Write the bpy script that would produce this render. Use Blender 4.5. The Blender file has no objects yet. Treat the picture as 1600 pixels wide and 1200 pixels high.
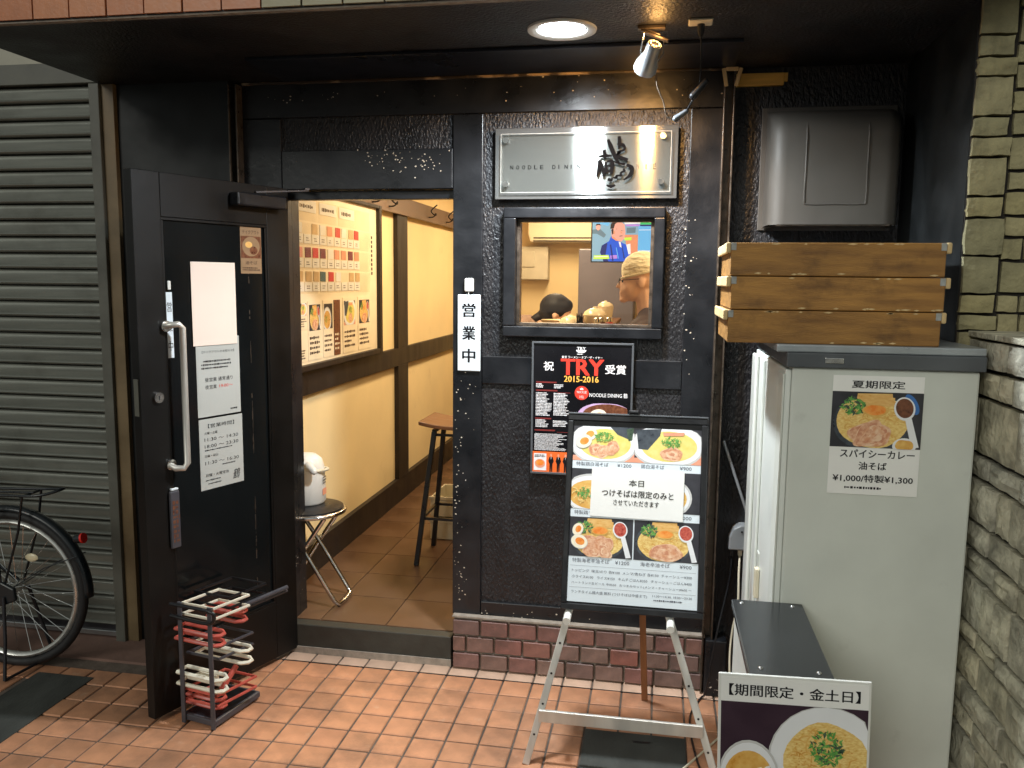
import bpy, math, random
from mathutils import Vector, Matrix, noise as mnoise
random.seed(7)
sc = bpy.context.scene
COL = sc.collection
# ---------------------------------------------------------------- camera
PITCH, YAW, ROLL = 0.12427711, 0.17495022, 0.01050462
cam_d = bpy.data.cameras.new('camera'); cam = bpy.data.objects.new('camera', cam_d); COL.objects.link(cam)
_f = Vector((-math.sin(YAW)*math.cos(PITCH), math.cos(YAW)*math.cos(PITCH), -math.sin(PITCH)))
_r = Vector((math.cos(YAW), math.sin(YAW), 0)); _u = _r.cross(_f)
_r2 = math.cos(ROLL)*_r + math.sin(ROLL)*_u; _u2 = -math.sin(ROLL)*_r + math.cos(ROLL)*_u
cam.matrix_world = Matrix(((_r2.x, _u2.x, -_f.x, 0), (_r2.y, _u2.y, -_f.y, -3.2533), (_r2.z, _u2.z, -_f.z, 1.6238), (0, 0, 0, 1)))
cam_d.sensor_width = 36; cam_d.lens = 36*1295.0/1600; cam_d.clip_end = 300; cam_d.clip_start = 0.05
sc.camera = cam
# ---------------------------------------------------------------- night sky and weak street glow
W = bpy.data.worlds.new('World'); sc.world = W; W.use_nodes = True
wn = W.node_tree.nodes; bg = wn['Background']
bg.inputs['Color'].default_value = (0.95, 1.0, 0.95, 1); bg.inputs['Strength'].default_value = 0.30
sun_d = bpy.data.lights.new('street_glow', 'SUN'); sun_d.energy = 0.9; sun_d.angle = math.radians(25); sun_d.color = (1.0, 0.99, 0.90)
sun = bpy.data.objects.new('street_glow', sun_d); COL.objects.link(sun)
sun.rotation_euler = Vector((0.42, 1.0, -0.55)).to_track_quat('-Z', 'Y').to_euler()
vs = sc.view_settings; vs.view_transform = 'Standard'; vs.look = 'None'; vs.exposure = 0.0; vs.gamma = 1.0; vs.use_curve_mapping = False
DOWN_POWER, CLIP_POWER, ROOM_POWER = 20.0, 3.0, 30.0
# ---------------------------------------------------------------- helpers
def S(r, g, b):
    f = lambda c: (c/255/12.92) if c/255 <= 0.04045 else ((c/255+0.055)/1.055)**2.4
    return (f(r), f(g), f(b))
MATS = {}
def pm(name, rgb, rough=0.5, metal=0.0, var=0.12, scale=14.0, bump=0.0, bscale=60.0, stretch=(1, 1, 1), rvar=0.1, spec=0.5,
       coat=0.0, rnd=0.0, rnd_cols=None, rgb2=None, thresh=None, emit=None, alpha=None, rot=(0, 0, 0), bdist=0.004):
    """principled material with noise-driven colour, roughness and relief"""
    m = bpy.data.materials.new(name); m.use_nodes = True; nt = m.node_tree; N = nt.nodes; L = nt.links
    b = N['Principled BSDF']; b.inputs['Metallic'].default_value = metal
    b.inputs['Specular IOR Level'].default_value = spec; b.inputs['Coat Weight'].default_value = coat
    tc = N.new('ShaderNodeTexCoord'); mp = N.new('ShaderNodeMapping'); mp.inputs['Scale'].default_value = stretch; mp.inputs['Rotation'].default_value = rot
    L.new(tc.outputs['Object'], mp.inputs['Vector'])
    nz = N.new('ShaderNodeTexNoise'); nz.inputs['Scale'].default_value = scale; nz.inputs['Detail'].default_value = 5
    L.new(mp.outputs['Vector'], nz.inputs['Vector'])
    ramp = N.new('ShaderNodeValToRGB'); e = ramp.color_ramp.elements
    c2 = rgb2 or tuple(min(1, c*(1+var)) for c in rgb); c1 = rgb if rgb2 else tuple(c*(1-var) for c in rgb)
    lo, hi = thresh or (0.3, 0.7)
    e[0].position = lo; e[1].position = hi; e[0].color = (*c1, 1); e[1].color = (*c2, 1)
    L.new(nz.outputs['Fac'], ramp.inputs['Fac'])
    out = ramp.outputs['Color']
    if rnd or rnd_cols:
        oi = N.new('ShaderNodeObjectInfo')
        if rnd_cols:
            r2 = N.new('ShaderNodeValToRGB'); r2.color_ramp.interpolation = 'LINEAR'; el = r2.color_ramp.elements
            while len(el) < len(rnd_cols): el.new(0.5)
            for i, c in enumerate(rnd_cols): el[i].position = i/(len(rnd_cols)-1); el[i].color = (*c, 1)
            L.new(oi.outputs['Random'], r2.inputs['Fac'])
            mx = N.new('ShaderNodeMix'); mx.data_type = 'RGBA'; mx.blend_type = 'MULTIPLY'; mx.inputs['Factor'].default_value = 1
            L.new(out, mx.inputs['A']); L.new(r2.outputs['Color'], mx.inputs['B']); out = mx.outputs['Result']
        else:
            mr = N.new('ShaderNodeMapRange'); mr.inputs['To Min'].default_value = 1-rnd; mr.inputs['To Max'].default_value = 1+rnd
            L.new(oi.outputs['Random'], mr.inputs['Value'])
            hs = N.new('ShaderNodeHueSaturation'); L.new(mr.outputs['Result'], hs.inputs['Value']); L.new(out, hs.inputs['Color']); out = hs.outputs['Color']
    L.new(out, b.inputs['Base Color'])
    if rvar:
        rr = N.new('ShaderNodeMapRange'); rr.inputs['From Min'].default_value = 0.3; rr.inputs['From Max'].default_value = 0.7
        rr.inputs['To Min'].default_value = max(0.02, rough-rvar); rr.inputs['To Max'].default_value = min(1, rough+rvar)
        L.new(nz.outputs['Fac'], rr.inputs['Value']); L.new(rr.outputs['Result'], b.inputs['Roughness'])
    else: b.inputs['Roughness'].default_value = rough
    if bump:
        bn = N.new('ShaderNodeTexNoise'); bn.inputs['Scale'].default_value = bscale; bn.inputs['Detail'].default_value = 3
        L.new(mp.outputs['Vector'], bn.inputs['Vector'])
        bm = N.new('ShaderNodeBump'); bm.inputs['Strength'].default_value = bump; bm.inputs['Distance'].default_value = bdist
        L.new(bn.outputs['Fac'], bm.inputs['Height']); L.new(bm.outputs['Normal'], b.inputs['Normal'])
    if emit:
        L.new(out, b.inputs['Emission Color']); b.inputs['Emission Strength'].default_value = emit
    MATS[name] = m
    return m
def clear_mat(name, tint, gloss_fac=0.08, rough=0.03):
    m = bpy.data.materials.new(name); m.use_nodes = True; nt = m.node_tree; N = nt.nodes; L = nt.links
    N.remove(N['Principled BSDF']); o = N['Material Output']
    t = N.new('ShaderNodeBsdfTransparent'); t.inputs['Color'].default_value = (*tint, 1)
    g = N.new('ShaderNodeBsdfGlossy'); g.inputs['Roughness'].default_value = rough
    lw_ = N.new('ShaderNodeLayerWeight'); lw_.inputs['Blend'].default_value = 0.5
    pw = N.new('ShaderNodeMath'); pw.operation = 'POWER'; pw.inputs[1].default_value = 5.0; L.new(lw_.outputs['Facing'], pw.inputs[0])
    fr = N.new('ShaderNodeMath'); fr.operation = 'MULTIPLY_ADD'; fr.inputs[1].default_value = 0.5; fr.inputs[2].default_value = 0.025; L.new(pw.outputs[0], fr.inputs[0])
    tc = N.new('ShaderNodeTexCoord'); nz = N.new('ShaderNodeTexNoise'); nz.inputs['Scale'].default_value = 3
    L.new(tc.outputs['Object'], nz.inputs['Vector'])
    ad = N.new('ShaderNodeMath'); ad.operation = 'MULTIPLY_ADD'; ad.inputs[1].default_value = gloss_fac; 
    L.new(nz.outputs['Fac'], ad.inputs[0]); L.new(fr.outputs[0], ad.inputs[2])
    x = N.new('ShaderNodeMixShader'); L.new(ad.outputs[0], x.inputs['Fac']); L.new(t.outputs[0], x.inputs[1]); L.new(g.outputs[0], x.inputs[2])
    L.new(x.outputs[0], o.inputs['Surface']); MATS[name] = m
    return m
class MB:
    """collects polygons; build() links them as ONE mesh object"""
    def __init__(s): s.v = []; s.f = []; s.m = []; s.x = None
    def add(s, vs, fs, mi=0):
        o = len(s.v)
        s.v += [tuple(s.x @ Vector(p)) if s.x else tuple(p) for p in vs]
        s.f += [tuple(i+o for i in f) for f in fs]; s.m += [mi]*len(fs); return s
    def box(s, x0, x1, y0, y1, z0, z1, mi=0):
        return s.add([(x0, y0, z0), (x1, y0, z0), (x1, y1, z0), (x0, y1, z0), (x0, y0, z1), (x1, y0, z1), (x1, y1, z1), (x0, y1, z1)],
                     [(0, 3, 2, 1), (4, 5, 6, 7), (0, 1, 5, 4), (1, 2, 6, 5), (2, 3, 7, 6), (3, 0, 4, 7)], mi)
    def bar(s, a, b, w, t, mi=0, up=(0, 0, 1)):
        a = Vector(a); b = Vector(b); d = (b-a).normalized(); up = Vector(up)
        sd = d.cross(up); sd = sd.normalized() if sd.length > 1e-4 else d.cross(Vector((1, 0, 0))).normalized(); u = sd.cross(d)
        c = [sd*w/2+u*t/2, -sd*w/2+u*t/2, -sd*w/2-u*t/2, sd*w/2-u*t/2]
        return s.add([a+q for q in c]+[b+q for q in c], [(3, 2, 1, 0), (4, 5, 6, 7), (0, 1, 5, 4), (1, 2, 6, 5), (2, 3, 7, 6), (3, 0, 4, 7)], mi)
    def tube(s, pts, r, n=8, closed=False, mi=0, flat=1.0):
        P = [Vector(p) for p in pts]; k = len(P); vs = []; fs = []
        rs = r if isinstance(r, (list, tuple)) else [r]*k
        prev = None
        for i in range(k):
            if closed: d = P[(i+1) % k]-P[i-1]
            else: d = P[min(i+1, k-1)]-P[max(i-1, 0)]
            d = d.normalized()
            ref = prev if prev is not None else (Vector((0, 0, 1)) if abs(d.z) < 0.9 else Vector((1, 0, 0)))
            a = d.cross(ref); a = a.normalized() if a.length > 1e-5 else d.orthogonal().normalized()
            b = a.cross(d); prev = b
            for j in range(n):
                t = 2*math.pi*j/n; vs.append(P[i]+(a*math.cos(t)+b*math.sin(t)*flat)*rs[i])
        for i in range(k if closed else k-1):
            i2 = (i+1) % k
            for j in range(n): fs.append((i*n+j, i*n+(j+1) % n, i2*n+(j+1) % n, i2*n+j))
        if not closed: fs.append(tuple(range(n))[::-1]); fs.append(tuple((k-1)*n+j for j in range(n)))
        return s.add(vs, fs, mi)
    def lathe(s, prof, n=20, c=(0, 0, 0), mi=0):
        vs = []; fs = []
        for r, z in prof:
            for j in range(n): t = 2*math.pi*j/n; vs.append((c[0]+r*math.cos(t), c[1]+r*math.sin(t), c[2]+z))
        for i in range(len(prof)-1):
            for j in range(n): fs.append((i*n+j, i*n+(j+1) % n, (i+1)*n+(j+1) % n, (i+1)*n+j))
        fs.append(tuple(range(n))[::-1]); fs.append(tuple((len(prof)-1)*n+j for j in range(n)))
        return s.add(vs, fs, mi)
    def prism(s, pts, y0, y1, mi=0):          # outline in XZ extruded along Y
        n = len(pts); vs = [(x, y0, z) for x, z in pts]+[(x, y1, z) for x, z in pts]
        fs = [tuple(range(n)), tuple(range(n, 2*n))[::-1]]+[(i, i+n, (i+1) % n+n, (i+1) % n) for i in range(n)]
        return s.add(vs, fs, mi)
    def flat(s, pts, y, mi=0): return s.add([(x, y, z) for x, z in pts], [tuple(range(len(pts)))], mi)
    def rect(s, x0, x1, z0, z1, y, mi=0): return s.flat([(x0, z0), (x1, z0), (x1, z1), (x0, z1)], y, mi)
    def ell(s, cx, cz, rx, rz, y, mi=0, n=28, wob=0.0, a=0.0, t0=0, t1=2*math.pi):
        pts = []; full = abs(t1-t0-2*math.pi) < 1e-6
        for i in range(n if full else n+1):
            t = t0+(t1-t0)*i/n; k = 1+wob*math.sin(3*t+cx*90)*0.6+wob*math.sin(5*t+cz*70)*0.5
            px, pz = rx*k*math.cos(t), rz*k*math.sin(t)
            pts.append((cx+px*math.cos(a)-pz*math.sin(a), cz+px*math.sin(a)+pz*math.cos(a)))
        return s.flat(pts, y, mi)
    def sphere(s, c, r, n=12, mi=0):
        rr = r if isinstance(r, (list, tuple)) else (r, r, r); vs = []; fs = []; h = n//2
        for i in range(h+1):
            p = math.pi*i/h
            for j in range(n): t = 2*math.pi*j/n; vs.append((c[0]+rr[0]*math.sin(p)*math.cos(t), c[1]+rr[1]*math.sin(p)*math.sin(t), c[2]+rr[2]*math.cos(p)))
        for i in range(h):
            for j in range(n): fs.append((i*n+j, (i+1)*n+j, (i+1)*n+(j+1) % n, i*n+(j+1) % n))
        return s.add(vs, fs, mi)
    def capsule(s, a, ra, b, rb, n=10, mi=0):
        a = Vector(a); b = Vector(b); d = (b-a).normalized()
        pts = []; rs = []
        for k in range(5): t = math.pi/2*(k/4); pts.append(a-d*ra*math.cos(t)); rs.append(max(ra*math.sin(t), ra*0.02))
        for k in range(5): t = math.pi/2*(k/4); pts.append(b+d*rb*math.sin(t)); rs.append(max(rb*math.cos(t), rb*0.02))
        return s.tube(pts, rs, n, mi=mi)
    def mesh(s, name, mats, smooth=None):
        me = bpy.data.meshes.new(name); me.from_pydata(s.v, [], s.f)
        for mt in (mats if isinstance(mats, (list, tuple)) else [mats]): me.materials.append(MATS[mt] if isinstance(mt, str) else mt)
        me.polygons.foreach_set('material_index', s.m)
        if smooth is not None:
            me.polygons.foreach_set('use_smooth', [True]*len(s.f)); me.set_sharp_from_angle(angle=math.radians(smooth))
        me.update(); return me
    def build(s, name, mats, parent=None, bevel=0, smooth=None, seg=2):
        o = bpy.data.objects.new(name, s.mesh(name, mats, smooth)); COL.objects.link(o)
        if parent: o.parent = parent
        if bevel:
            b = o.modifiers.new('bevel', 'BEVEL'); b.width = bevel; b.segments = seg; b.limit_method = 'ANGLE'; b.angle_limit = math.radians(40)
        return o
def tag(o, label=None, cat=None, group=None, kind=None):
    for k, v in (('label', label), ('category', cat), ('group', group), ('kind', kind)):
        if v: o[k] = v
    return o
def thing(name, label, cat, loc=(0, 0, 0), rotz=0, group=None, rot=None):
    o = bpy.data.objects.new(name, None); COL.objects.link(o); o.empty_display_size = 0.05
    o.location = loc; o.rotation_euler = rot or (0, 0, rotz); return tag(o, label, cat, group)
def struct(o): return tag(o, kind='structure')
def inst(me, name, parent, loc=(0, 0, 0), rot=(0, 0, 0), scale=(1, 1, 1)):
    o = bpy.data.objects.new(name, me); COL.objects.link(o); o.parent = parent; o.location = loc; o.rotation_euler = rot; o.scale = scale; return o
def B(name, mat, parent, *b, bevel=0.0, **k): return MB().box(*b).build(name, mat, parent, bevel=bevel, **k)
# lettering: each line is fitted to a measured box in the sheet's XZ plane
def glyphs(s, bold=0.0, shear=0.0):
    cu = bpy.data.curves.new('t', 'FONT'); cu.body = s; cu.size = 1.0; cu.resolution_u = 2; cu.offset = bold; cu.shear = shear
    o = bpy.data.objects.new('t', cu); COL.objects.link(o)
    me = o.to_mesh(); v = [(p.co.x, p.co.y) for p in me.vertices]; f = [tuple(p.vertices) for p in me.polygons]
    o.to_mesh_clear(); bpy.data.objects.remove(o); bpy.data.curves.remove(cu); return v, f
def text(mb, s, x0, x1, z0, z1, y, mi=0, bold=0.0, shear=0.0):
    v, f = glyphs(s, 0.0, shear)
    if not v: return
    ax, bx = min(p[0] for p in v), max(p[0] for p in v); az, bz = min(p[1] for p in v), max(p[1] for p in v)
    sx = (x1-x0)/max(bx-ax, 1e-6); sz = (z1-z0)/max(bz-az, 1e-6)
    d = bold*(z1-z0)
    for k, (dx, dz) in enumerate(((0, 0), (d, d*.4), (-d, -d*.4), (d, -d*.4), (-d, d*.4)) if bold else ((0, 0),)):
        mb.add([(x0+(p[0]-ax)*sx+dx, y-0.00008*k, z0+(p[1]-az)*sz+dz) for p in v], f, mi)
def lines(parent, mat, rows):
    for r_ in rows:
        q_ = MB(); text(q_, *r_); q_.build('lettering', mat, parent)
def greek(mb, x0, x1, z0, z1, y, mi=0, rows=1, fill=0.75, seed=1):
    """print too small to read: rows of short strokes"""
    R = random.Random(seed); h = (z1-z0)/rows
    for r in range(rows):
        x = x0; end = x1-(x1-x0)*R.uniform(0, 0.35); zc = z1-h*(r+0.5)
        while x < end:
            w = h*R.uniform(0.35, 0.8); hh = h*fill*R.uniform(0.5, 1)/2
            mb.rect(x, min(x+w, end), zc-hh, zc+hh, y, mi); x += w+h*R.uniform(0.12, 0.3)
# ---------------------------------------------------------------- materials
def black_paint(name, base, rough, chip_lo, chip_cols=(0.62, 0.57, 0.5), bump=0.25):
    m = pm(name, base, rough, var=0.35, scale=7, bump=bump, bscale=38, rvar=0.12, bdist=0.003)
    nt = m.node_tree; N = nt.nodes; L = nt.links; b = N['Principled BSDF']
    src = b.inputs['Base Color'].links[0].from_socket; tc = [n for n in N if n.type == 'TEX_COORD'][0]
    a = N.new('ShaderNodeTexNoise'); a.inputs['Scale'].default_value = 95; a.inputs['Detail'].default_value = 2; L.new(tc.outputs['Object'], a.inputs['Vector'])
    c = N.new('ShaderNodeTexNoise'); c.inputs['Scale'].default_value = 5.5; c.inputs['Detail'].default_value = 2; L.new(tc.outputs['Object'], c.inputs['Vector'])
    mu = N.new('ShaderNodeMath'); mu.operation = 'MULTIPLY'; L.new(a.outputs['Fac'], mu.inputs[0]); L.new(c.outputs['Fac'], mu.inputs[1])
    gt = N.new('ShaderNodeMapRange'); gt.inputs['From Min'].default_value = chip_lo; gt.inputs['From Max'].default_value = chip_lo+0.02; L.new(mu.outputs[0], gt.inputs['Value'])
    mx = N.new('ShaderNodeMix'); mx.data_type = 'RGBA'; L.new(gt.outputs['Result'], mx.inputs['Factor']); L.new(src, mx.inputs['A']); mx.inputs['B'].default_value = (*chip_cols, 1)  # one pale colour for peeled chips and their glints
    L.new(mx.outputs['Result'], b.inputs['Base Color']); return m
black_paint('black_wood', S(24, 26, 30), 0.34, 0.465)
black_paint('black_wall', S(24, 27, 28), 0.5, 0.6, bump=0.12)
pm('stucco', S(34, 34, 37), 0.40, var=0.3, scale=9, bump=1.0, bscale=88, stretch=(1.25, 1, 0.62), rot=(0, math.radians(33), 0), rvar=0.1, bdist=0.008)
pm('soffit_paint', S(30, 29, 31), 0.45, var=0.3, scale=6, bump=0.9, bscale=95, bdist=0.006)
pm('ledge_worn', S(60, 54, 48), 0.4, var=0.5, scale=30, stretch=(0.4, 1, 1), rgb2=S(170, 150, 124), thresh=(0.5, 0.62))  # pale streaks paint the ledge highlight as well as chipped paint
pm('chip_pale', S(200, 190, 172), 0.5, var=0.2)
pm('housing_paint', S(22, 26, 36), 0.35, var=0.2, scale=4, bump=0.1, bscale=20)
pm('rail_metal', S(88, 78, 68), 0.34, metal=0.5, var=0.35, scale=30, bump=0.2, bscale=90)
pm('sill_stone', S(52, 52, 46), 0.6, var=0.25, scale=16, bump=0.3)
pm('door_paint', S(14, 13, 12), 0.46, spec=0.3, var=0.25, scale=5, bump=0.12, bscale=25)
pm('door_glass', S(18, 21, 22), 0.2, var=0.2, scale=3, rvar=0.06, spec=0.3, bump=0.06, bscale=14)
pm('brick', S(138, 116, 108), 0.55, var=0.22, scale=22, bump=0.3, bscale=120, rnd_cols=[(0.95, 0.62, 0.6), (0.62, 0.56, 0.57), (0.95, 0.9, 0.84), (0.58, 0.5, 0.52), (1.0, 0.58, 0.52), (0.75, 0.7, 0.66), (0.85, 0.6, 0.62)])
pm('mortar', S(150, 140, 128), 0.9, var=0.2, scale=40, bump=0.4, bscale=160)
pm('dark_mortar', S(46, 42, 38), 0.95, var=0.3, scale=30, bump=0.4, bscale=100)
pm('floor_tile', S(192, 140, 106), 0.55, var=0.2, scale=9, bump=0.22, bscale=120, rvar=0.12, rnd_cols=[(0.86, 0.84, 0.82), (1.06, 1.03, 1.0), (0.95, 0.9, 0.88), (1.1, 1.05, 1.02), (1.0, 0.97, 0.93)])
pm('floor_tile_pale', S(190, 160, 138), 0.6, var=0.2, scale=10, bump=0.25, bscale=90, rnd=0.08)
pm('grout', S(104, 92, 82), 0.9, var=0.3, scale=18, bump=0.4, bscale=140)
pm('asphalt', S(62, 62, 62), 0.9, var=0.3, scale=40, bump=0.5, bscale=180)
pm('drain_cover', S(62, 64, 60), 0.8, var=0.35, scale=9, bump=0.4, bscale=120, stretch=(1, 0.4, 1))
pm('apron', S(128, 100, 88), 0.8, var=0.25, scale=6, bump=0.3, bscale=60)
pm('fascia_tile', S(190, 122, 80), 0.35, var=0.16, scale=12, bump=0.2, bscale=60, rnd_cols=[(1, 1, 1), (0.82, 0.72, 0.66), (1.05, 1.05, 1.0), (0.9, 0.8, 0.75)])
pm('fascia_tile_grey', S(150, 142, 110), 0.4, var=0.16, scale=12, bump=0.2, bscale=60)
pm('shutter_paint', S(124, 126, 118), 0.24, metal=0.3, var=0.2, scale=5, stretch=(0.3, 1, 6), rvar=0.1, bump=0.08, bscale=30, rnd=0.08)
pm('shutter_rail', S(92, 92, 84), 0.45, var=0.2, scale=8, bump=0.1)
pm('shutter_rail_tan', S(116, 98, 70), 0.45, var=0.2, scale=8, bump=0.1)
pm('render_pale', S(176, 172, 158), 0.85, var=0.1, scale=8, bump=0.3, bscale=80)
pm('stone', S(160, 152, 118), 0.9, var=0.22, scale=15, bump=0.8, bscale=42, rnd_cols=[(0.9, 0.9, 0.88), (1.08, 1.06, 1.0), (0.8, 0.82, 0.82), (1.0, 0.97, 0.85), (0.95, 0.95, 0.95)], bdist=0.01)
pm('stone_grey', S(188, 184, 166), 0.85, var=0.4, scale=13, bump=0.9, bscale=36, rnd_cols=[(0.72, 0.72, 0.74), (1.1, 1.08, 1.0), (0.85, 0.86, 0.86), (1.0, 0.96, 0.84), (0.95, 0.95, 0.95)], bdist=0.012)
pm('steel', (0.40, 0.41, 0.41), 0.15, metal=0.86, var=0.03, scale=6, stretch=(0.4, 1, 60), rvar=0.0)
pm('chrome', (0.75, 0.75, 0.73), 0.18, metal=1.0, var=0.06, scale=20)
pm('aluminium', (0.62, 0.6, 0.55), 0.42, metal=0.55, var=0.14, scale=18, stretch=(1, 1, 0.25), bump=0.08)
pm('hood_metal', S(92, 88, 82), 0.6, metal=0.2, var=0.1, scale=5, rvar=0.1)
pm('white_plastic', S(226, 226, 220), 0.4, var=0.03, scale=10)
pm('cream_plastic', S(214, 206, 182), 0.45, var=0.06, scale=10)
pm('black_plastic', S(22, 23, 26), 0.35, var=0.2, scale=20)
pm('dark_metal', S(44, 44, 48), 0.4, metal=0.4, var=0.2, scale=30)
pm('cabinet_paint', S(210, 214, 206), 0.42, var=0.06, scale=5, rvar=0.06, bump=0.03, bscale=8)
pm('cabinet_door', S(222, 226, 220), 0.38, var=0.03, scale=4)
pm('cabinet_lid', S(84, 88, 92), 0.35, var=0.12, scale=9)
pm('lid_steel', S(168, 174, 178), 0.35, metal=0.4, var=0.1, scale=9)
pm('crate_wood', S(120, 82, 36), 0.6, var=0.22, scale=5, stretch=(1.4, 5, 9), bump=0.35, bscale=40, rnd=0.2, rgb2=S(168, 122, 60))
pm('plate_worn', S(150, 152, 148), 0.7, var=0.25, scale=60)
pm('crate_worn', S(206, 178, 128), 0.7, var=0.15, scale=14, bump=0.3)
pm('plaster', S(246, 222, 170), 0.85, var=0.05, scale=3, bump=0.12, bscale=40)
pm('dark_timber', S(34, 27, 24), 0.5, var=0.3, scale=9, stretch=(1, 1, 0.3), bump=0.15, bscale=60)
pm('coat_rail_wood', S(112, 92, 78), 0.5, var=0.25, scale=9, stretch=(1, 0.25, 4), bump=0.15)
pm('room_tile', S(96, 70, 50), 0.38, var=0.18, scale=4, rvar=0.12, rnd=0.1, bump=0.05)
pm('room_grout', S(70, 56, 44), 0.8, var=0.2)
pm('seat_wood', S(120, 84, 56), 0.42, var=0.2, scale=8, stretch=(1, 6, 1))
pm('paper', S(240, 240, 236), 0.55, var=0.02, scale=6, rvar=0.04)
pm('paper_blue', S(224, 234, 240), 0.45, var=0.02, scale=6, rvar=0.04)
pm('paper_grey', S(184, 187, 182), 0.5, var=0.04, scale=6)  # white paper greyed in its colour to stand for door-glass reflection
pm('paper_pink', S(240, 222, 208), 0.6, var=0.02, scale=6, rvar=0.04)
pm('paper_warm', S(240, 226, 196), 0.6, var=0.05, scale=9)
pm('sticker_tan', S(150, 122, 92), 0.4, var=0.1)  # sticker colour darkened to look as if behind the door glass
pm('ink', S(20, 20, 25), 0.6, var=0.1, spec=0.2)
pm('ink_black', S(9, 8, 9), 0.8, var=0.1, spec=0.05)
pm('ink_soft', S(72, 76, 90), 0.5, var=0.1)
pm('ink_red', S(226, 60, 44), 0.45, var=0.06)
pm('ink_darkred', S(120, 38, 36), 0.5, var=0.1)
pm('ink_orange', S(240, 110, 44), 0.45, var=0.05)
pm('ink_yellow', S(246, 186, 84), 0.45, var=0.05)
pm('ink_white', S(238, 238, 240), 0.5, var=0.03)
pm('ink_brown', S(60, 34, 26), 0.5, var=0.1)
pm('poster_black', S(16, 16, 20), 0.25, var=0.2, scale=4)
# printed food colours
pm('pr_table', S(52, 52, 58), 0.35, var=0.35, scale=14)
pm('pr_purple', S(58, 40, 52), 0.35, var=0.2, scale=10)
pm('pr_bowl', S(236, 238, 240), 0.35, var=0.04, scale=8)
pm('pr_bowlshade', S(206, 206, 204), 0.35, var=0.05, scale=10)
pm('pr_soup', S(224, 206, 96), 0.35, rgb2=S(238, 222, 140), scale=34)
pm('pr_curry', S(216, 154, 66), 0.35, rgb2=S(238, 196, 110), scale=50)
pm('pr_noodle', S(226, 180, 90), 0.35, rgb2=S(250, 224, 150), scale=120, stretch=(1, 1, 2.2))
pm('pr_yolk', S(240, 130, 50), 0.3, rgb2=S(248, 172, 84), scale=50)
pm('pr_egg', S(250, 240, 214), 0.35, var=0.05, scale=40)
pm('pr_green', S(56, 132, 60), 0.35, rgb2=S(128, 186, 92), scale=110)
pm('pr_darkgreen', S(44, 66, 50), 0.35, rgb2=S(86, 104, 84), scale=70)
pm('pr_meat', S(218, 152, 112), 0.35, rgb2=S(240, 204, 170), scale=55, thresh=(0.4, 0.6))
pm('pr_meat2', S(232, 184, 148), 0.35, rgb2=S(206, 138, 104), scale=80, thresh=(0.42, 0.6))
pm('pr_bamboo', S(224, 168, 88), 0.35, rgb2=S(238, 196, 124), scale=60, stretch=(1, 1, 3))
pm('pr_nori', S(52, 58, 66), 0.35, rgb2=S(76, 84, 92), scale=60)
pm('pr_chili', S(168, 50, 44), 0.35, rgb2=S(214, 110, 90), scale=120)
pm('pr_brown', S(82, 46, 34), 0.35, rgb2=S(134, 84, 56), scale=90)
pm('pr_blue', S(62, 116, 186), 0.35, var=0.1)
pm('pr_salmon', S(234, 160, 130), 0.35, var=0.1, scale=20)
pm('pr_lilac', S(200, 170, 210), 0.35, var=0.1, scale=20)
pm('tyre', S(24, 25, 27), 0.65, var=0.2, scale=30)
pm('rim_alloy', (0.7, 0.7, 0.66), 0.3, metal=0.75, var=0.06)
pm('bike_dark', S(26, 32, 36), 0.32, var=0.15, scale=10)
pm('red_lens', S(216, 40, 30), 0.2, var=0.1, spec=0.7)
pm('amber_lens', S(216, 204, 170), 0.25, var=0.1)
pm('rack_grey', S(70, 70, 76), 0.4, var=0.15, scale=20)
pm('rack_red', S(196, 92, 80), 0.4, var=0.15, scale=20)
pm('rack_white', S(226, 222, 204), 0.4, var=0.08, scale=20)
pm('easel_brown', S(140, 92, 58), 0.5, var=0.25, scale=20, stretch=(1, 1, 0.3))
pm('skin', S(238, 196, 168), 0.55, var=0.06, scale=20)
pm('hair', S(26, 24, 28), 0.62, var=0.3, scale=40, stretch=(4, 4, 1))
pm('scarf', S(248, 236, 206), 0.85, var=0.14, scale=12, bump=0.9, bscale=22, stretch=(1, 1, 2.5), bdist=0.012)
pm('tshirt_dark', S(70, 58, 60), 0.85, var=0.15, scale=20, bump=0.2)
pm('shirt_tan', S(150, 122, 104), 0.85, var=0.15, scale=20, bump=0.2)
pm('trousers', S(40, 42, 52), 0.85, var=0.15)
pm('ceramic', S(234, 216, 180), 0.25, var=0.05, scale=10)
pm('fridge_grey', S(116, 112, 122), 0.4, var=0.06, scale=4)
pm('ac_white', S(244, 230, 196), 0.45, var=0.03)
pm('counter_wood', S(120, 82, 52), 0.4, var=0.2, scale=6, stretch=(6, 1, 1))
pm('room_ceiling', S(226, 208, 176), 0.85, var=0.06)
pm('stick_wood', S(214, 172, 84), 0.55, var=0.15, scale=20, stretch=(0.4, 1, 4))
pm('bolt', (0.5, 0.5, 0.5), 0.3, metal=0.9, var=0.1)
clear_mat('window_glass', (0.95, 0.95, 0.95), 0.03, 0.02)
clear_mat('acrylic', (0.97, 0.98, 0.97), 0.02, 0.04)
clear_mat('vinyl', (0.98, 0.97, 0.94), 0.10, 0.10)
def emit_mat(name, rgb, s):
    m = bpy.data.materials.new(name); m.use_nodes = True; b = m.node_tree.nodes['Principled BSDF']
    b.inputs['Base Color'].default_value = (*rgb, 1); b.inputs['Emission Color'].default_value = (*rgb, 1); b.inputs['Emission Strength'].default_value = s
    b.inputs['Roughness'].default_value = 0.4; MATS[name] = m
emit_mat('lamp_white', (0.93, 0.97, 1.0), 30.0)
emit_mat('lamp_warm', (1.0, 0.66, 0.3), 4.0)
emit_mat('lamp_room', (1.0, 0.78, 0.5), 4.0)
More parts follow.
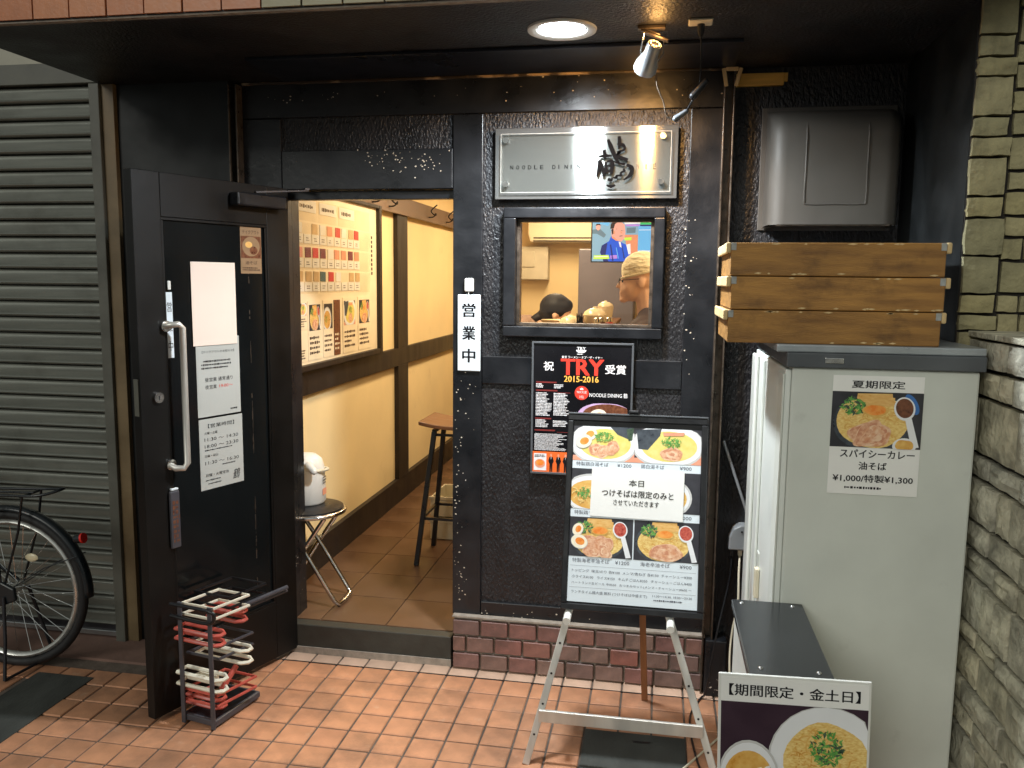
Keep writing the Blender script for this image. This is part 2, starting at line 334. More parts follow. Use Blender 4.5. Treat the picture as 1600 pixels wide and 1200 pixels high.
for k, c in dict(tv_bg=S(120, 164, 196), tv_blue=S(30, 84, 214), tv_skin=S(214, 158, 150), tv_hair=S(44, 32, 34), tv_sky=S(96, 176, 240), tv_orange=S(206, 140, 110), tv_green=S(60, 186, 110), tv_lime=S(180, 226, 80), tv_lilac=S(170, 130, 220), tv_white=S(220, 228, 240), tv_navy=S(26, 40, 110), tv_grey=S(92, 120, 140)).items():
    emit_mat(k, c, 0.85)
# brushed steel of the sign: brushing runs sideways so lights smear vertically
m = MATS['steel']; nt = m.node_tree; b = nt.nodes['Principled BSDF']
tg = nt.nodes.new('ShaderNodeTangent'); tg.direction_type = 'RADIAL'; tg.axis = 'Z'
nt.links.new(tg.outputs['Tangent'], b.inputs['Tangent']); b.inputs['Anisotropic'].default_value = 1.0; b.inputs['Anisotropic Rotation'].default_value = 0.25
def grime(name, cols, scale, lo, hi, amt):
    m = MATS[name]; nt = m.node_tree; N = nt.nodes; L = nt.links; b = N['Principled BSDF']; src = b.inputs['Base Color'].links[0].from_socket
    g = N.new('ShaderNodeNewGeometry'); z = N.new('ShaderNodeTexNoise'); z.inputs['Scale'].default_value = scale; z.inputs['Detail'].default_value = 8; z.inputs['Roughness'].default_value = 0.65; L.new(g.outputs['Position'], z.inputs['Vector'])
    r = N.new('ShaderNodeMapRange'); r.inputs['From Min'].default_value = lo; r.inputs['From Max'].default_value = hi; r.inputs['To Max'].default_value = amt; L.new(z.outputs['Fac'], r.inputs['Value'])
    x = N.new('ShaderNodeMix'); x.data_type = 'RGBA'; L.new(r.outputs['Result'], x.inputs['Factor']); L.new(src, x.inputs['A']); x.inputs['B'].default_value = (*cols, 1); L.new(x.outputs['Result'], b.inputs['Base Color'])
grime('floor_tile', S(92, 74, 62), 2.6, 0.46, 0.70, 0.7); grime('grout', S(54, 48, 42), 5, 0.45, 0.65, 0.7); grime('brick', S(70, 62, 58), 9, 0.5, 0.7, 0.5); grime('stone_grey', S(84, 82, 74), 7, 0.5, 0.68, 0.6); grime('stone', S(88, 84, 64), 8, 0.52, 0.7, 0.5); grime('floor_tile', S(206, 176, 150), 14, 0.6, 0.75, 0.45)
grime('cabinet_paint', S(120, 116, 104), 6, 0.62, 0.8, 0.35); grime('shutter_paint', S(70, 66, 58), 4, 0.52, 0.75, 0.4); grime('crate_wood', S(70, 46, 22), 9, 0.54, 0.72, 0.6); grime('plaster', S(190, 160, 112), 5, 0.6, 0.8, 0.3)
# ---------------------------------------------------------------- setting: ground
ground = struct(MB().add([(-40, -40, -0.03), (40, -40, -0.03), (40, 40, -0.03), (-40, 40, -0.03)], [(0, 1, 2, 3)]).build('ground', 'asphalt'))
pav = struct(B('pavement', 'grout', None, -6.0, 0.86, -1.9, 0.14, -0.028, -0.005))
GX, GY, TP = -1.3016, -0.3298, 0.12
def tile_mesh(w, d, h, name, mat, ch=0.003):
    q = MB(); a, b = w/2, d/2
    q.add([(-a, -b, -h), (a, -b, -h), (a, b, -h), (-a, b, -h), (-a, -b, -ch), (a, -b, -ch), (a, b, -ch), (-a, b, -ch), (-a+ch, -b+ch, 0), (a-ch, -b+ch, 0), (a-ch, b-ch, 0), (-a+ch, b-ch, 0)],
          [(0, 1, 5, 4), (1, 2, 6, 5), (2, 3, 7, 6), (3, 0, 4, 7), (4, 5, 9, 8), (5, 6, 10, 9), (6, 7, 11, 10), (7, 4, 8, 11), (8, 9, 10, 11)]); return q.mesh(name, mat)
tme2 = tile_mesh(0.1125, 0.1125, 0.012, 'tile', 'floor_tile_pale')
tme = tile_mesh(0.1125, 0.1125, 0.012, 'tile', 'floor_tile')
rest = MB(); R = random.Random(3); cells = []
for j in range(-12, 4):
    for i in range(-38, 19):
        x = GX+TP*(i+0.5); y = GY+TP*(j+0.5)
        if x > 0.84 or y > 0.13: continue
        if -2.47 < x < -2.22 and -1.6 < y < -0.4: continue          # dark drain strip
        if -0.19 < x < 0.16 and y < -0.40: continue               # dark cover plate
        if x < -1.72 and y > -0.27: continue                      # concrete apron under the shutter
        if y > 0.03 and not (-1.54 < x < -0.82): continue
        cells.append((x, y))
def ang(c):
    p = Vector((c[0], c[1], 0))-Vector((0, -3.2533, 1.6238)); zc = p.dot(_f)
    if zc < 0.3: return 9
    u, v = 800+1295*p.dot(_r2)/zc, 600-1295*p.dot(_u2)/zc
    return zc if (-60 < u < 1660 and v < 1260) else 9+zc
cells.sort(key=ang)
for k, (x, y) in enumerate(cells):
    z = R.uniform(-0.0012, 0.0012); rz = R.uniform(-0.008, 0.008)
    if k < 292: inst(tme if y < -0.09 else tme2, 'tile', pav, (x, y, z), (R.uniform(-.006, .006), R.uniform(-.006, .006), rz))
    else: rest.x = Matrix.Translation((x, y, z)); rest.add([tuple(v.co) for v in tme.vertices], [tuple(p.vertices) for p in tme.polygons])
rest.x = None; tag(rest.build('floor_tiles_beyond', 'floor_tile', pav), kind='stuff')
B('groove', 'black_plastic', pav, -1.62, 0.84, -0.0935, -0.0862, -0.004, -0.001)
ap = MB(); ap.box(-6, -1.74, -0.25, 0.05, -0.02, 0.006); struct(ap.build('shutter_apron', 'apron'))
dr = thing('drain_cover', 'long dark grey drain cover strip in the tiles beside the bicycle', 'drain cover', (-2.345, -0.98, 0), group='dark covers let into the tiled pavement')
B('plate', 'drain_cover', dr, -0.125, 0.125, -0.62, 0.58, -0.02, 0.003); B('rim', 'dark_metal', dr, -0.131, -0.125, -0.62, 0.58, -0.02, 0.001)
dr = thing('drain_cover', 'dark grey cover plate in the tiles under the easel', 'drain cover', (-0.015, -0.8, 0), group='dark covers let into the tiled pavement')
B('plate', 'drain_cover', dr, -0.203, 0.152, -0.6, 0.4, -0.02, 0.003); B('lifting_slot', 'black_plastic', dr, -0.03, 0.03, 0.34, 0.352, 0.0035, 0.004)
# ---------------------------------------------------------------- shop building: outer shell
shop = thing('shop_building', 'black painted noodle shop front with deep canopy, door opening and small window', 'building', (0, 0, 0))
B('soffit', 'soffit_paint', shop, -2.30, 0.86, -0.86, 0.04, 2.41, 2.44)
B('shutter_housing', 'housing_paint', shop, -1.5, 0.24, -0.37, -0.052, 2.398, 2.4095, bevel=0.002)
core = MB(); core.box(-2.30, 2.6, -0.835, 0.3, 2.445, 3.6); core.build('upper_wall', 'render_pale', shop)
fas = B('fascia', 'mortar', shop, -2.30, 0.86, -0.858, -0.836, 2.405, 3.4)
fm = {'a': MB().box(0, 0.1205, -0.868, -0.857, 0, 0.112).mesh('tile', 'fascia_tile'), 'b': MB().box(0, 0.1205, -0.868, -0.857, 0, 0.112).mesh('tile', 'fascia_tile_grey')}
for r in range(3):
    for i in range(25):
        x = -2.192+0.1265*i-(0.0 if r % 2 == 0 else 0.05)
        if x > 0.74: continue
        o = inst(fm['a' if (i < 8 if r == 0 else (i*7+r*3) % 5) else 'b'], 'tile', fas, (x, R.uniform(-.0015, .0015), 2.413+0.118*r)); o.rotation_euler = (0, R.uniform(-.006, .006), 0)
B('left_wall', 'black_wall', shop, -2.245, -1.745, -0.04, 0.10, 0.0, 2.41)
B('right_wall', 'stucco', shop, 0.245, 0.86, 0.03, 0.12, 0.0, 2.41)
B('side_wall', 'black_wall', shop, 0.848, 0.875, -0.648, 0.03, 0.0, 2.41)
# front wall: stucco panels, black boards around them
B('stucco_panel', 'stucco', shop, -1.585, -0.80, 0.012, 0.085, 2.12, 2.29)
up = MB()
for b_ in ((-0.72, -0.60, 1.30, 2.28), (0.0, 0.12, 1.30, 2.28), (-0.60, 0.0, 1.30, 1.412), (-0.60, 0.0, 1.895, 2.28)): up.box(b_[0], b_[1], 0.012, 0.085, b_[2], b_[3])
up.build('stucco_panel', 'stucco', shop)
B('stucco_panel', 'stucco', shop, -0.72, 0.12, 0.012, 0.085, 0.27, 1.23)
for b_ in ((-1.745, 0.24, 2.268, 2.408), (-1.71, -1.542, 0.0, 2.266), (-1.540, -0.822, 1.982, 2.138), (-0.820, -0.700, 0.228, 2.266), (0.092, 0.24, 0.228, 2.266), (-0.698, 0.090, 1.209, 1.321), (-0.698, 0.090, 0.228, 0.291)):
    B('frame_board', 'black_wood', shop, b_[0], b_[1], 0.0, 0.09, b_[2], b_[3], bevel=0.003)
B('ledge_highlight', 'ledge_worn', shop, -1.702, 0.203, -0.014, -0.0005, 2.398, 2.4075, bevel=0.002)  # strip added for the highlight along the frame top
q = MB(); rr = random.Random(21)
def chip(x, z, s_):
    a = rr.uniform(0, 3.14); n_ = 5; q.flat([(x+s_*rr.uniform(.5, 1)*math.cos(a+6.283*i/n_)*1.3, z+s_*rr.uniform(.5, 1)*math.sin(a+6.283*i/n_)) for i in range(n_)], -0.0006)
for cx_, cz_, sx_, sz_, n_ in ((-1.13, 2.105, .04, .022, 26), (-1.0, 2.085, .05, .03, 22), (-0.9, 2.09, .03, .03, 16), (-1.52, 2.34, .03, .012, 8), (-1.3, 2.35, .04, .012, 6), (-0.8, 0.75, .008, .2, 34), (-0.78, 0.36, .02, .05, 16), (-0.765, 1.15, .02, .08, 14), (0.11, 1.6, .012, .25, 20), (0.17, 0.6, .02, .2, 16), (-0.45, 0.25, .12, .012, 14), (-0.3, 2.35, .5, .03, 20)):
    for k in range(n_): chip(min(max(cx_+rr.gauss(0, sx_), -1.69), 0.2), cz_+rr.gauss(0, sz_), rr.uniform(.0012, .0042))
tag(q.build('chips_and_glints', 'chip_pale', shop), kind='stuff')  # flecks of peeled paint, with its glints put into the pale colour
B('door_stop', 'black_wood', shop, -1.540, -0.822, 0.03, 0.075, 1.945, 1.980, bevel=0.002)
for x0, lab in ((-1.745, None), (0.205, None)):
    q = MB(); q.box(x0, x0+0.006, -0.05, -0.002, 0.0, 2.396); q.box(x0+0.034, x0+0.040, -0.05, -0.002, 0.0, 2.396); q.box(x0+0.006, x0+0.034, -0.008, -0.002, 0.0, 2.396)
    q.build('shutter_rail', 'rail_metal', shop, bevel=0.0015)
q = MB(); q.bar((0.200, -0.052, 2.394), (0.212, -0.052, 2.33), 0.004, 0.014); q.bar((0.262, -0.052, 2.394), (0.245, -0.052, 2.33), 0.004, 0.014); q.box(0.208, 0.252, -0.058, -0.046, 2.384, 2.397)
q.build('rail_funnel', 'crate_worn', shop, bevel=0.002)
ws = thing('wood_strip', 'short bare yellow wood strip fixed high on the wall above the vent hood', 'wood strip', (0.335, 0.02, 2.365))
B('strip', 'stick_wood', ws, -0.085, 0.085, -0.012, 0.008, -0.022, 0.022, bevel=0.002); B('end_notch', 'stick_wood', ws, 0.085, 0.098, -0.008, 0.006, -0.008, 0.022, bevel=0.001)
B('jamb', 'black_wood', shop, -1.560, -1.543, 0.091, 0.16, 0.1, 2.05); B('jamb', 'black_wood', shop, -0.82, -0.80, 0.091, 0.16, 0.1, 2.05)
B('threshold', 'sill_stone', shop, -1.540, -0.822, -0.012, 0.045, 0.0, 0.128, bevel=0.004)
B('step', 'mortar', shop, -1.60, -0.822, -0.018, -0.0125, 0.0, 0.03)
pl = B('plinth', 'mortar', shop, -0.808, 0.214, -0.012, 0.088, 0.0, 0.226)
bw, bp = 0.1105, 0.1195
bme = MB().box(-bw/2, bw/2, -0.014, 0.004, -0.0315, 0.0315).mesh('brick', 'brick')
for r in range(3):
    xs = -0.808+0.001; off = 0 if r != 1 else -bp*0.5
    for i in range(10):
        a = max(-0.810+bp*i+off, -0.810); b_ = min(-0.810+bp*i+off+bw, 0.216)
        if b_-a < 0.03: continue
        o = inst(bme, 'brick', pl, ((a+b_)/2, -0.0165+R.uniform(-.0015, .0015), 0.039+0.0725*r), (0, R.uniform(-.006, .006), 0), ((b_-a)/bw, 1, 1))
        bv = o.modifiers.new('b', 'BEVEL'); bv.width = 0.003; bv.segments = 1
B('plinth_cap', 'mortar', pl, -0.812, 0.218, -0.031, 0.0, 0.2265, 0.233)
B('rail_foot', 'black_wood', shop, 0.218, 0.300, -0.062, 0.029, 0.0, 0.23, bevel=0.004)
# window
win = MB()
for b_ in ((-0.610, 0.009, 1.865, 1.905), (-0.610, 0.009, 1.404, 1.446), (-0.610, -0.562, 1.4465, 1.8645), (-0.030, 0.009, 1.4465, 1.8645)): win.box(b_[0], b_[1], -0.032, 0.09, b_[2], b_[3])
wob = win.build('window', 'black_wood', shop, bevel=0.004)
q = MB()
for b_ in ((-0.5615, -0.0305, 1.852, 1.8645), (-0.5615, -0.0305, 1.447, 1.458), (-0.5615, -0.549, 1.459, 1.851), (-0.043, -0.0305, 1.459, 1.851)): q.box(b_[0], b_[1], 0.005, 0.05, b_[2], b_[3])
q.build('inner_frame', 'rail_metal', wob, bevel=0.001)
B('pane', 'window_glass', wob, -0.549, -0.043, 0.026, 0.030, 1.459, 1.851)
# ---------------------------------------------------------------- room inside
FZ = 0.13
fl = struct(B('room_floor', 'room_grout', None, -1.74, 1.6, 0.0455, 4.4, -0.02, FZ-0.004))
rt = tile_mesh(0.296, 0.296, 0.008, 'tile', 'room_tile', 0.001)
for i in range(5):
    for j in range(14): inst(rt, 'tile', fl, (-1.58+0.3*i, 0.197+0.3*j, FZ), (0, 0, 0))
struct(B('room_ceiling', 'room_ceiling', None, -1.9, 1.7, 0.10, 4.45, 2.50, 2.56))
lw = struct(B('left_room_wall', 'plaster', None, -1.86, -1.72, 0.10, 4.25, -0.02, 2.50))
for b_ in ((0.10, 4.24, 1.055, 1.172), (0.10, 4.24, FZ, 0.29), (1.985, 2.205, 0.2905, 1.0545), (1.985, 2.205, 1.1725, 2.499), (0.17, 0.40, 1.1725, 2.499), (0.10, 0.40, 0.2905, 1.0545)):
    B('timber', 'dark_timber', lw, -1.7195, -1.69, b_[0], b_[1], b_[2], b_[3], bevel=0.002)
bwl = struct(B('back_room_wall', 'plaster', None, -1.86, 1.7, 4.25, 4.35, -0.02, 2.50))
struct(B('right_room_wall', 'plaster', None, 1.6, 1.7, 0.13, 4.25, -0.02, 2.50))
fi = MB(); fi.box(-1.86, -1.56, 0.0905, 0.099, 0, 2.5); fi.box(0.125, 1.7, 0.121, 0.129, 0, 2.5); fi.box(-1.56, 0.125, 0.0905, 0.099, 2.28, 2.5); fi.box(-0.797, 0.125, 0.0915, 0.099, 0.0, 1.40); fi.box(-1.56, -0.797, 0.0915, 0.099, 2.055, 2.28)
struct(fi.build('front_room_wall', 'plaster'))
for k, (x, y) in enumerate(((-0.95, 1.5), (-0.75, 3.2), (0.45, 0.75))):  # third lamp is unseen, added to brighten the cook's face
    rl = thing('ceiling_lamp', ('warm ceiling lamp inside the shop near the doorway', 'warm ceiling lamp inside the shop toward the back wall', 'unseen warm ceiling lamp added over the kitchen to light the cook')[k], 'lamp', (x, y, 2.47), group='ceiling lamps of the dining room')
    B('housing', 'white_plastic', rl, -0.16, 0.16, -0.45, 0.45, 0.0, 0.029, bevel=0.005); B('diffuser', 'lamp_room', rl, -0.14, 0.14, -0.43, 0.43, -0.012, -0.001)
    ld = bpy.data.lights.new('room_light', 'AREA'); ld.shape = 'RECTANGLE'; ld.size = 0.28; ld.size_y = 0.86; ld.energy = ROOM_POWER*(1.0, 0.9, 0.5)[k]; ld.color = (1.0, 0.76, 0.46)
    lo = bpy.data.objects.new('room_light', ld); COL.objects.link(lo); lo.parent = rl; lo.location = (0, 0, -0.03)
# ---------------------------------------------------------------- neighbours: shutter on the left, stone house and low wall on the right
sh = thing('rolling_shutter', 'closed grey rolling shutter of the shop next door, behind the bicycle', 'shutter', (-2.35, -0.035, 0))
prof = [(0.016, 0.0), (-0.004, 0.001), (-0.0125, 0.004), (-0.0150, 0.009), (-0.0125, 0.0135), (-0.005, 0.0165), (-0.0055, 0.030), (-0.0065, 0.045), (-0.0055, 0.055), (-0.002, 0.0615), (0.008, 0.064), (0.016, 0.0645)]
sl = MB(); n_ = len(prof); X0, X1 = -2.9, 0.005
sl.add([(X0, y, z) for y, z in prof]+[(X1, y, z) for y, z in prof], [(i, i+n_, i+1+n_, i+1) for i in range(n_-1)])
sme = sl.mesh('slat', 'shutter_paint', smooth=50)
for k in range(34): inst(sme, 'slat', sh, (0, R.uniform(-.001, .001), 0.062+0.0692*k), (R.uniform(-.006, .006), 0, 0))
B('bottom_bar', 'steel', sh, X0, X1, -0.018, 0.008, 0.012, 0.038, bevel=0.004); B('bottom_bar', 'dark_metal', sh, X0, X1, -0.006, 0.004, 0.0385, 0.064)
B('guide_rail', 'shutter_rail', sh, 0.004, 0.05, -0.045, 0.03, 0.0, 2.41, bevel=0.003)
B('guide_rail', 'shutter_rail_tan', sh, 0.0505, 0.105, -0.028, -0.003, 0.0, 2.41, bevel=0.002)
B('headbox', 'shutter_rail', sh, X0, 0.046, -0.03, 0.03, 2.416, 2.50, bevel=0.003)
nb = thing('neighbour_building', 'pale rendered wall of the shop next door above its shutter', 'building', (-4, 0.0, 0))
B('wall', 'render_pale', nb, -2.5, 1.69, 0.005, 0.3, 2.502, 4.2); B('wall', 'render_pale', nb, -2.5, 1.75, 0.031, 0.3, 0.0, 2.5)
def stone_mesh(w, h, d, mat, seed, nx=5, nz=4, amp=0.008):
    """rough-faced stone, face toward -Y, origin at its back centre"""
    q = MB(); rr = random.Random(seed); vs = []
    for j in range(nz+1):
        for i in range(nx+1):
            a, b = i/nx, j/nz; e = min(a, 1-a, b, 1-b)
            y = -d+(0.005 if e < 1e-6 else 0)+(rr.uniform(-amp, amp) if e > 1e-6 else 0)
            vs.append(((a-.5)*w+(rr.uniform(-.002, .002)), y, (b-.5)*h+(rr.uniform(-.002, .002))))
    fs = [(j*(nx+1)+i, j*(nx+1)+i+1, (j+1)*(nx+1)+i+1, (j+1)*(nx+1)+i) for j in range(nz) for i in range(nx)]
    border = [i for i in range(nx+1)]+[j*(nx+1)+nx for j in range(1, nz+1)]+[nz*(nx+1)+i for i in range(nx-1, -1, -1)]+[j*(nx+1) for j in range(nz-1, 0, -1)]
    o = len(vs); vs += [(vs[i][0], 0.0, vs[i][2]) for i in border]; L_ = len(border)
    fs += [(border[(k+1) % L_], border[k], o+k, o+(k+1) % L_) for k in range(L_)]
    q.add(vs, fs); return q.mesh('stone', mat, smooth=22)
hs = thing('stone_house', 'yellowish stone faced house wall with long quoin stones at its corner', 'building', (0.85, -0.65, 0))
B('wall', 'dark_mortar', hs, 0.03, 1.8, 0.006, 0.5, 0.0, 4.2)
B('stone_bed', 'dark_mortar', hs, 0.0, 0.03, -0.004, 0.001, 0.0, 4.2)
zz = [1.40, 1.493, 1.542, 1.599, 1.707, 1.814, 1.873, 1.982, 2.037, 2.093, 2.201, 2.254, 2.311, 2.43, 2.53, 2.62, 2.75]
for k in range(len(zz)-1):
    h = zz[k+1]-zz[k]-0.008; w = (0.092, 0.099, 0.088)[k % 3]
    inst(stone_mesh(w, h, 0.03, 'stone', 100+k, 4, 3, 0.004), 'stone', hs, (0.001+w/2, 0.005, (zz[k]+zz[k+1])/2))
z = 1.42; k = 0
while z < 2.75:
    h = (0.05, 0.06, 0.045, 0.085, 0.055)[k % 5]; x = 0.104+(k % 2)*0.004
    while x < 0.62:
        w = R.choice((0.05, 0.075, 0.1, 0.13)); inst(stone_mesh(w, h, 0.022, 'stone', 300+k*11+int(x*100), 3, 2, 0.004), 'stone', hs, (x+w/2, 0.010, z+h/2)); x += w+0.009
    z += h+0.010; k += 1
lwz = thing('low_stone_wall', 'grey rubble stone garden wall running toward the street beside the cabinet', 'wall', (0.895, -0.66, 0))
B('wall_core', 'dark_mortar', lwz, 0.004, 0.25, -1.9, -0.003, 0.0, 1.47)
z = 0.0; k = 0
hts = [0.075, 0.11, 0.06, 0.13, 0.07, 0.075, 0.105, 0.06, 0.14, 0.07, 0.08, 0.12, 0.065, 0.16, 0.075, 0.12]
while z < 1.45 and k < 40:
    h = hts[k % 16]
    if z+h > 1.42: h = 1.478-z
    y = -0.006-(0.03 if k % 2 else 0.0)
    while y > -1.85:
        w = R.choice((0.09, 0.14, 0.2, 0.26)); w = min(w, y+1.9) if y-w < -1.88 else w
        if w < 0.03: break
        inst(stone_mesh(w-0.011, h-0.014, 0.028+R.uniform(-.004, .006), 'stone_grey', 900+k*31+int(-y*100), 5, 4, 0.007), 'stone', lwz, (0.006, y-w/2, z+h/2), (0, 0, -math.pi/2)); y -= w
    z += h; k += 1
y = -0.004
for k in range(7):
    w = R.uniform(0.18, 0.32); cp = MB(); cp.box(-0.017, 0.25, y-w+0.006, y, 1.478, 1.494); cp.build('coping_stone', 'stone_grey', lwz, bevel=0.003); y -= w
    if y < -1.7: break
# ---------------------------------------------------------------- open shop door
dr = thing('shop_door', 'black shop door standing wide open, with dark glass panel and long pull handle', 'door', (-1.53, -0.005, 0), math.radians(-110.6))
# local: x along the leaf from the hinge, the face we see is +Y
B('leaf_stile', 'door_paint', dr, 0.0, 0.118, -0.02, 0.02, 0.022, 1.985, bevel=0.002); B('leaf_stile', 'door_paint', dr, 0.602, 0.712, -0.02, 0.02, 0.022, 1.985, bevel=0.002)
B('leaf_rail', 'door_paint', dr, 0.1185, 0.6015, -0.02, 0.02, 1.832, 1.985, bevel=0.002); B('leaf_rail', 'door_paint', dr, 0.1185, 0.6015, -0.02, 0.02, 0.022, 0.262, bevel=0.002)
B('glass_panel', 'door_glass', dr, 0.119, 0.601, -0.006, 0.008, 0.263, 1.831)
q = MB()
for b_ in ((0.119, 0.601, 1.822, 1.831), (0.119, 0.601, 0.263, 0.272), (0.119, 0.128, 0.273, 1.821), (0.592, 0.601, 0.273, 1.821)): q.box(b_[0], b_[1], 0.0085, 0.018, b_[2], b_[3])
q.build('glass_bead', 'door_paint', dr, bevel=0.001)
q = MB(); q.tube([(0.603, 0.012, 1.45), (0.603, 0.05, 1.455), (0.58, 0.064, 1.458), (0.566, 0.066, 1.445), (0.566, 0.066, 1.2), (0.566, 0.066, 0.955), (0.58, 0.064, 0.938), (0.603, 0.05, 0.94), (0.603, 0.012, 0.95)], 0.0115, 10)
hd = q.build('handle', 'aluminium', dr, smooth=60)
for z in (1.45, 0.95): MB().tube([(0.603, 0.0205, z), (0.603, 0.029, z)], 0.02, 14).build('handle_foot', 'chrome', hd, smooth=40)
lk = MB().tube([(0.645, 0.0205, 1.2), (0.645, 0.031, 1.2)], 0.019, 16).build('lock', 'chrome', dr, smooth=40); MB().box(0.6435, 0.6465, 0.0312, 0.0325, 1.192, 1.208).build('keyhole', 'black_plastic', lk)
B('lock_plate', 'shutter_rail', dr, 0.7122, 0.7145, -0.012, 0.012, 1.14, 1.27)
q = MB(); q.box(0.055, 0.30, 0.0205, 0.07, 1.895, 1.945); cl = q.build('door_closer', 'black_plastic', dr, bevel=0.006)
q = MB(); q.bar((0.2, 0.05, 1.952), (-0.02, 0.11, 1.975), 0.02, 0.006); q.bar((-0.02, 0.11, 1.982), (-0.05, 0.03, 1.982), 0.02, 0.006); q.build('closer_arm', 'dark_metal', cl)
q = MB(); rr = random.Random(4)
for z in [0.36+0.0175*i for i in range(80)]:
    if mnoise.noise((0.3, 1.7, z*9)) > -0.12: q.box(0.2055+rr.uniform(-.0015, .001), 0.2075+rr.uniform(-.0005, .002), 0.0082, 0.0090, z, z+rr.choice((0.0174, 0.0174, rr.uniform(.004, .017))))
tag(q.build('worn_tape', 'rail_metal', dr), kind='stuff')
def sheet(name, label, cat, parent_mat, loc, rotz, w, h, mat='paper', t=0.0012, group=None, rot=None):
    """flat sheet, origin at bottom centre, face toward local -Y"""
    o = thing(name, label, cat, loc, rotz, group, rot); B('sheet', mat, o, -w/2, w/2, 0.0, t, 0.0, h); return o
DR = math.radians(-110.6)+math.pi
def onleaf(xl, z, off=0.0095):
    c, s_ = math.cos(math.radians(-110.6)), math.sin(math.radians(-110.6)); return (-1.53+xl*c-off*s_, -0.005+xl*s_+off*c, z)
o = sheet('notice_sheet', 'blank pale pink sheet of paper taped to the door glass', 'notice', None, onleaf(0.379, 1.370, 0.013), DR, 0.203, 0.31, 'paper_pink', group='papers on the door')
o = sheet('notice_sheet', 'notice sheet, greyed as if behind reflecting glass, hanging below the blank pink paper on the door', 'notice', None, onleaf(0.367, 1.10), DR, 0.202, 0.30, 'paper_grey', group='papers on the door')
q = MB(); Y = -0.0006
text(q, '【テイクアウトのお知らせ】', -0.075, 0.075, 0.240, 0.250, Y); 
for k, zr in enumerate((0.205, 0.192, 0.179)): greek(q, -0.08+0.01*(k == 0), 0.08, zr, zr+0.010, Y, 0, 1, 0.8, 40+k)
text(q, '昼営業 通常通り', -0.065, 0.065, 0.132, 0.148, Y); text(q, '夜営業', -0.065, -0.012, 0.104, 0.120, Y); text(q, '19:00〜', 0.0, 0.065, 0.106, 0.118, Y, 1); greek(q, 0.05, 0.085, 0.014, 0.024, Y, 0, 1, 0.8, 3)
tag(q.build('lettering', ['ink', 'ink_red'], o), kind='stuff')
o = sheet('notice_sheet', 'opening hours notice sheet, lowest of the papers on the door', 'notice', None, onleaf(0.364, 0.82), DR, 0.205, 0.272, 'paper_grey', group='papers on the door')
q = MB()
text(q, '【営業時間】', -0.062, 0.062, 0.236, 0.252, Y); text(q, '火曜〜土曜', -0.08, -0.02, 0.212, 0.222, Y); text(q, '11:30 〜 14:30', -0.08, 0.08, 0.186, 0.199, Y); text(q, '18:00 〜 23:30', -0.08, 0.08, 0.160, 0.173, Y)
greek(q, -0.08, 0.085, 0.148, 0.155, Y, 0, 1, 0.8, 5); text(q, '日曜・祝日', -0.08, -0.02, 0.124, 0.134, Y); text(q, '11:30 〜 16:30', -0.08, 0.08, 0.096, 0.109, Y); greek(q, 0.0, 0.085, 0.083, 0.09, Y, 0, 1, 0.8, 6)
text(q, '月曜・火曜定休', -0.08, 0.03, 0.048, 0.061, Y); greek(q, -0.08, 0.0, 0.032, 0.039, Y, 0, 1, 0.8, 7); greek(q, -0.07, 0.0, 0.018, 0.025, Y, 0, 1, 0.8, 8); text(q, '鶴', 0.05, 0.085, 0.018, 0.058, Y, shear=0.3)
tag(q.build('lettering', 'ink', o), kind='stuff')
o = sheet('ramen_sticker', 'small brown ramen picture sticker, darkened as if behind glass, in the upper corner of the door glass', 'sticker', None, onleaf(0.192, 1.64), DR, 0.105, 0.18, 'sticker_tan')
q = MB(); q.rect(-0.05, 0.05, 0.06, 0.145, Y, 1); q.ell(0, 0.105, 0.044, 0.038, Y-.0004, 2); q.ell(0.012, 0.09, 0.02, 0.016, Y-.0008, 3); q.ell(-0.012, 0.112, 0.018, 0.012, Y-.0008, 4)
text(q, 'テイクアウト', -0.042, 0.042, 0.153, 0.168, Y, 0); text(q, '油そば', -0.03, 0.03, 0.035, 0.05, Y, 0); greek(q, -0.045, 0.045, 0.01, 0.026, Y, 0, 2, 0.7, 9)
q.build('print', ['ink_brown', 'pr_brown', 'sticker_tan', 'pr_brown', 'pr_bamboo'], o)
o = sheet('door_tag', 'narrow faded hanging sign strip behind the door handle', 'sign', None, onleaf(0.576, 1.335, 0.012), DR, 0.026, 0.235, 'paper_blue')
lines(o, 'ink', [(ch, -0.010, 0.010, 0.165-0.07*k, 0.2-0.07*k, Y) for k, ch in enumerate('営業中')]); B('hook', 'white_plastic', o, -0.007, 0.007, -0.006, 0.0, 0.243, 0.275, bevel=0.003)
o = thing('door_wedge_sign', 'dark worn plaque with faded red lettering on the lower edge of the door', 'plaque', onleaf(0.598, 0.64, 0.021), DR)
B('plaque', 'rack_grey', o, -0.022, 0.018, -0.014, 0.0, 0.0, 0.215, bevel=0.006); q = MB(); greek(q, -0.015, 0.014, 0.02, 0.18, -0.0146, 0, 9, 0.85, 11); tag(q.build('lettering', 'pr_brown', o), kind='stuff'); B('cap', 'paper_blue', o, -0.016, 0.014, -0.013, -0.001, 0.2155, 0.224, bevel=0.003)
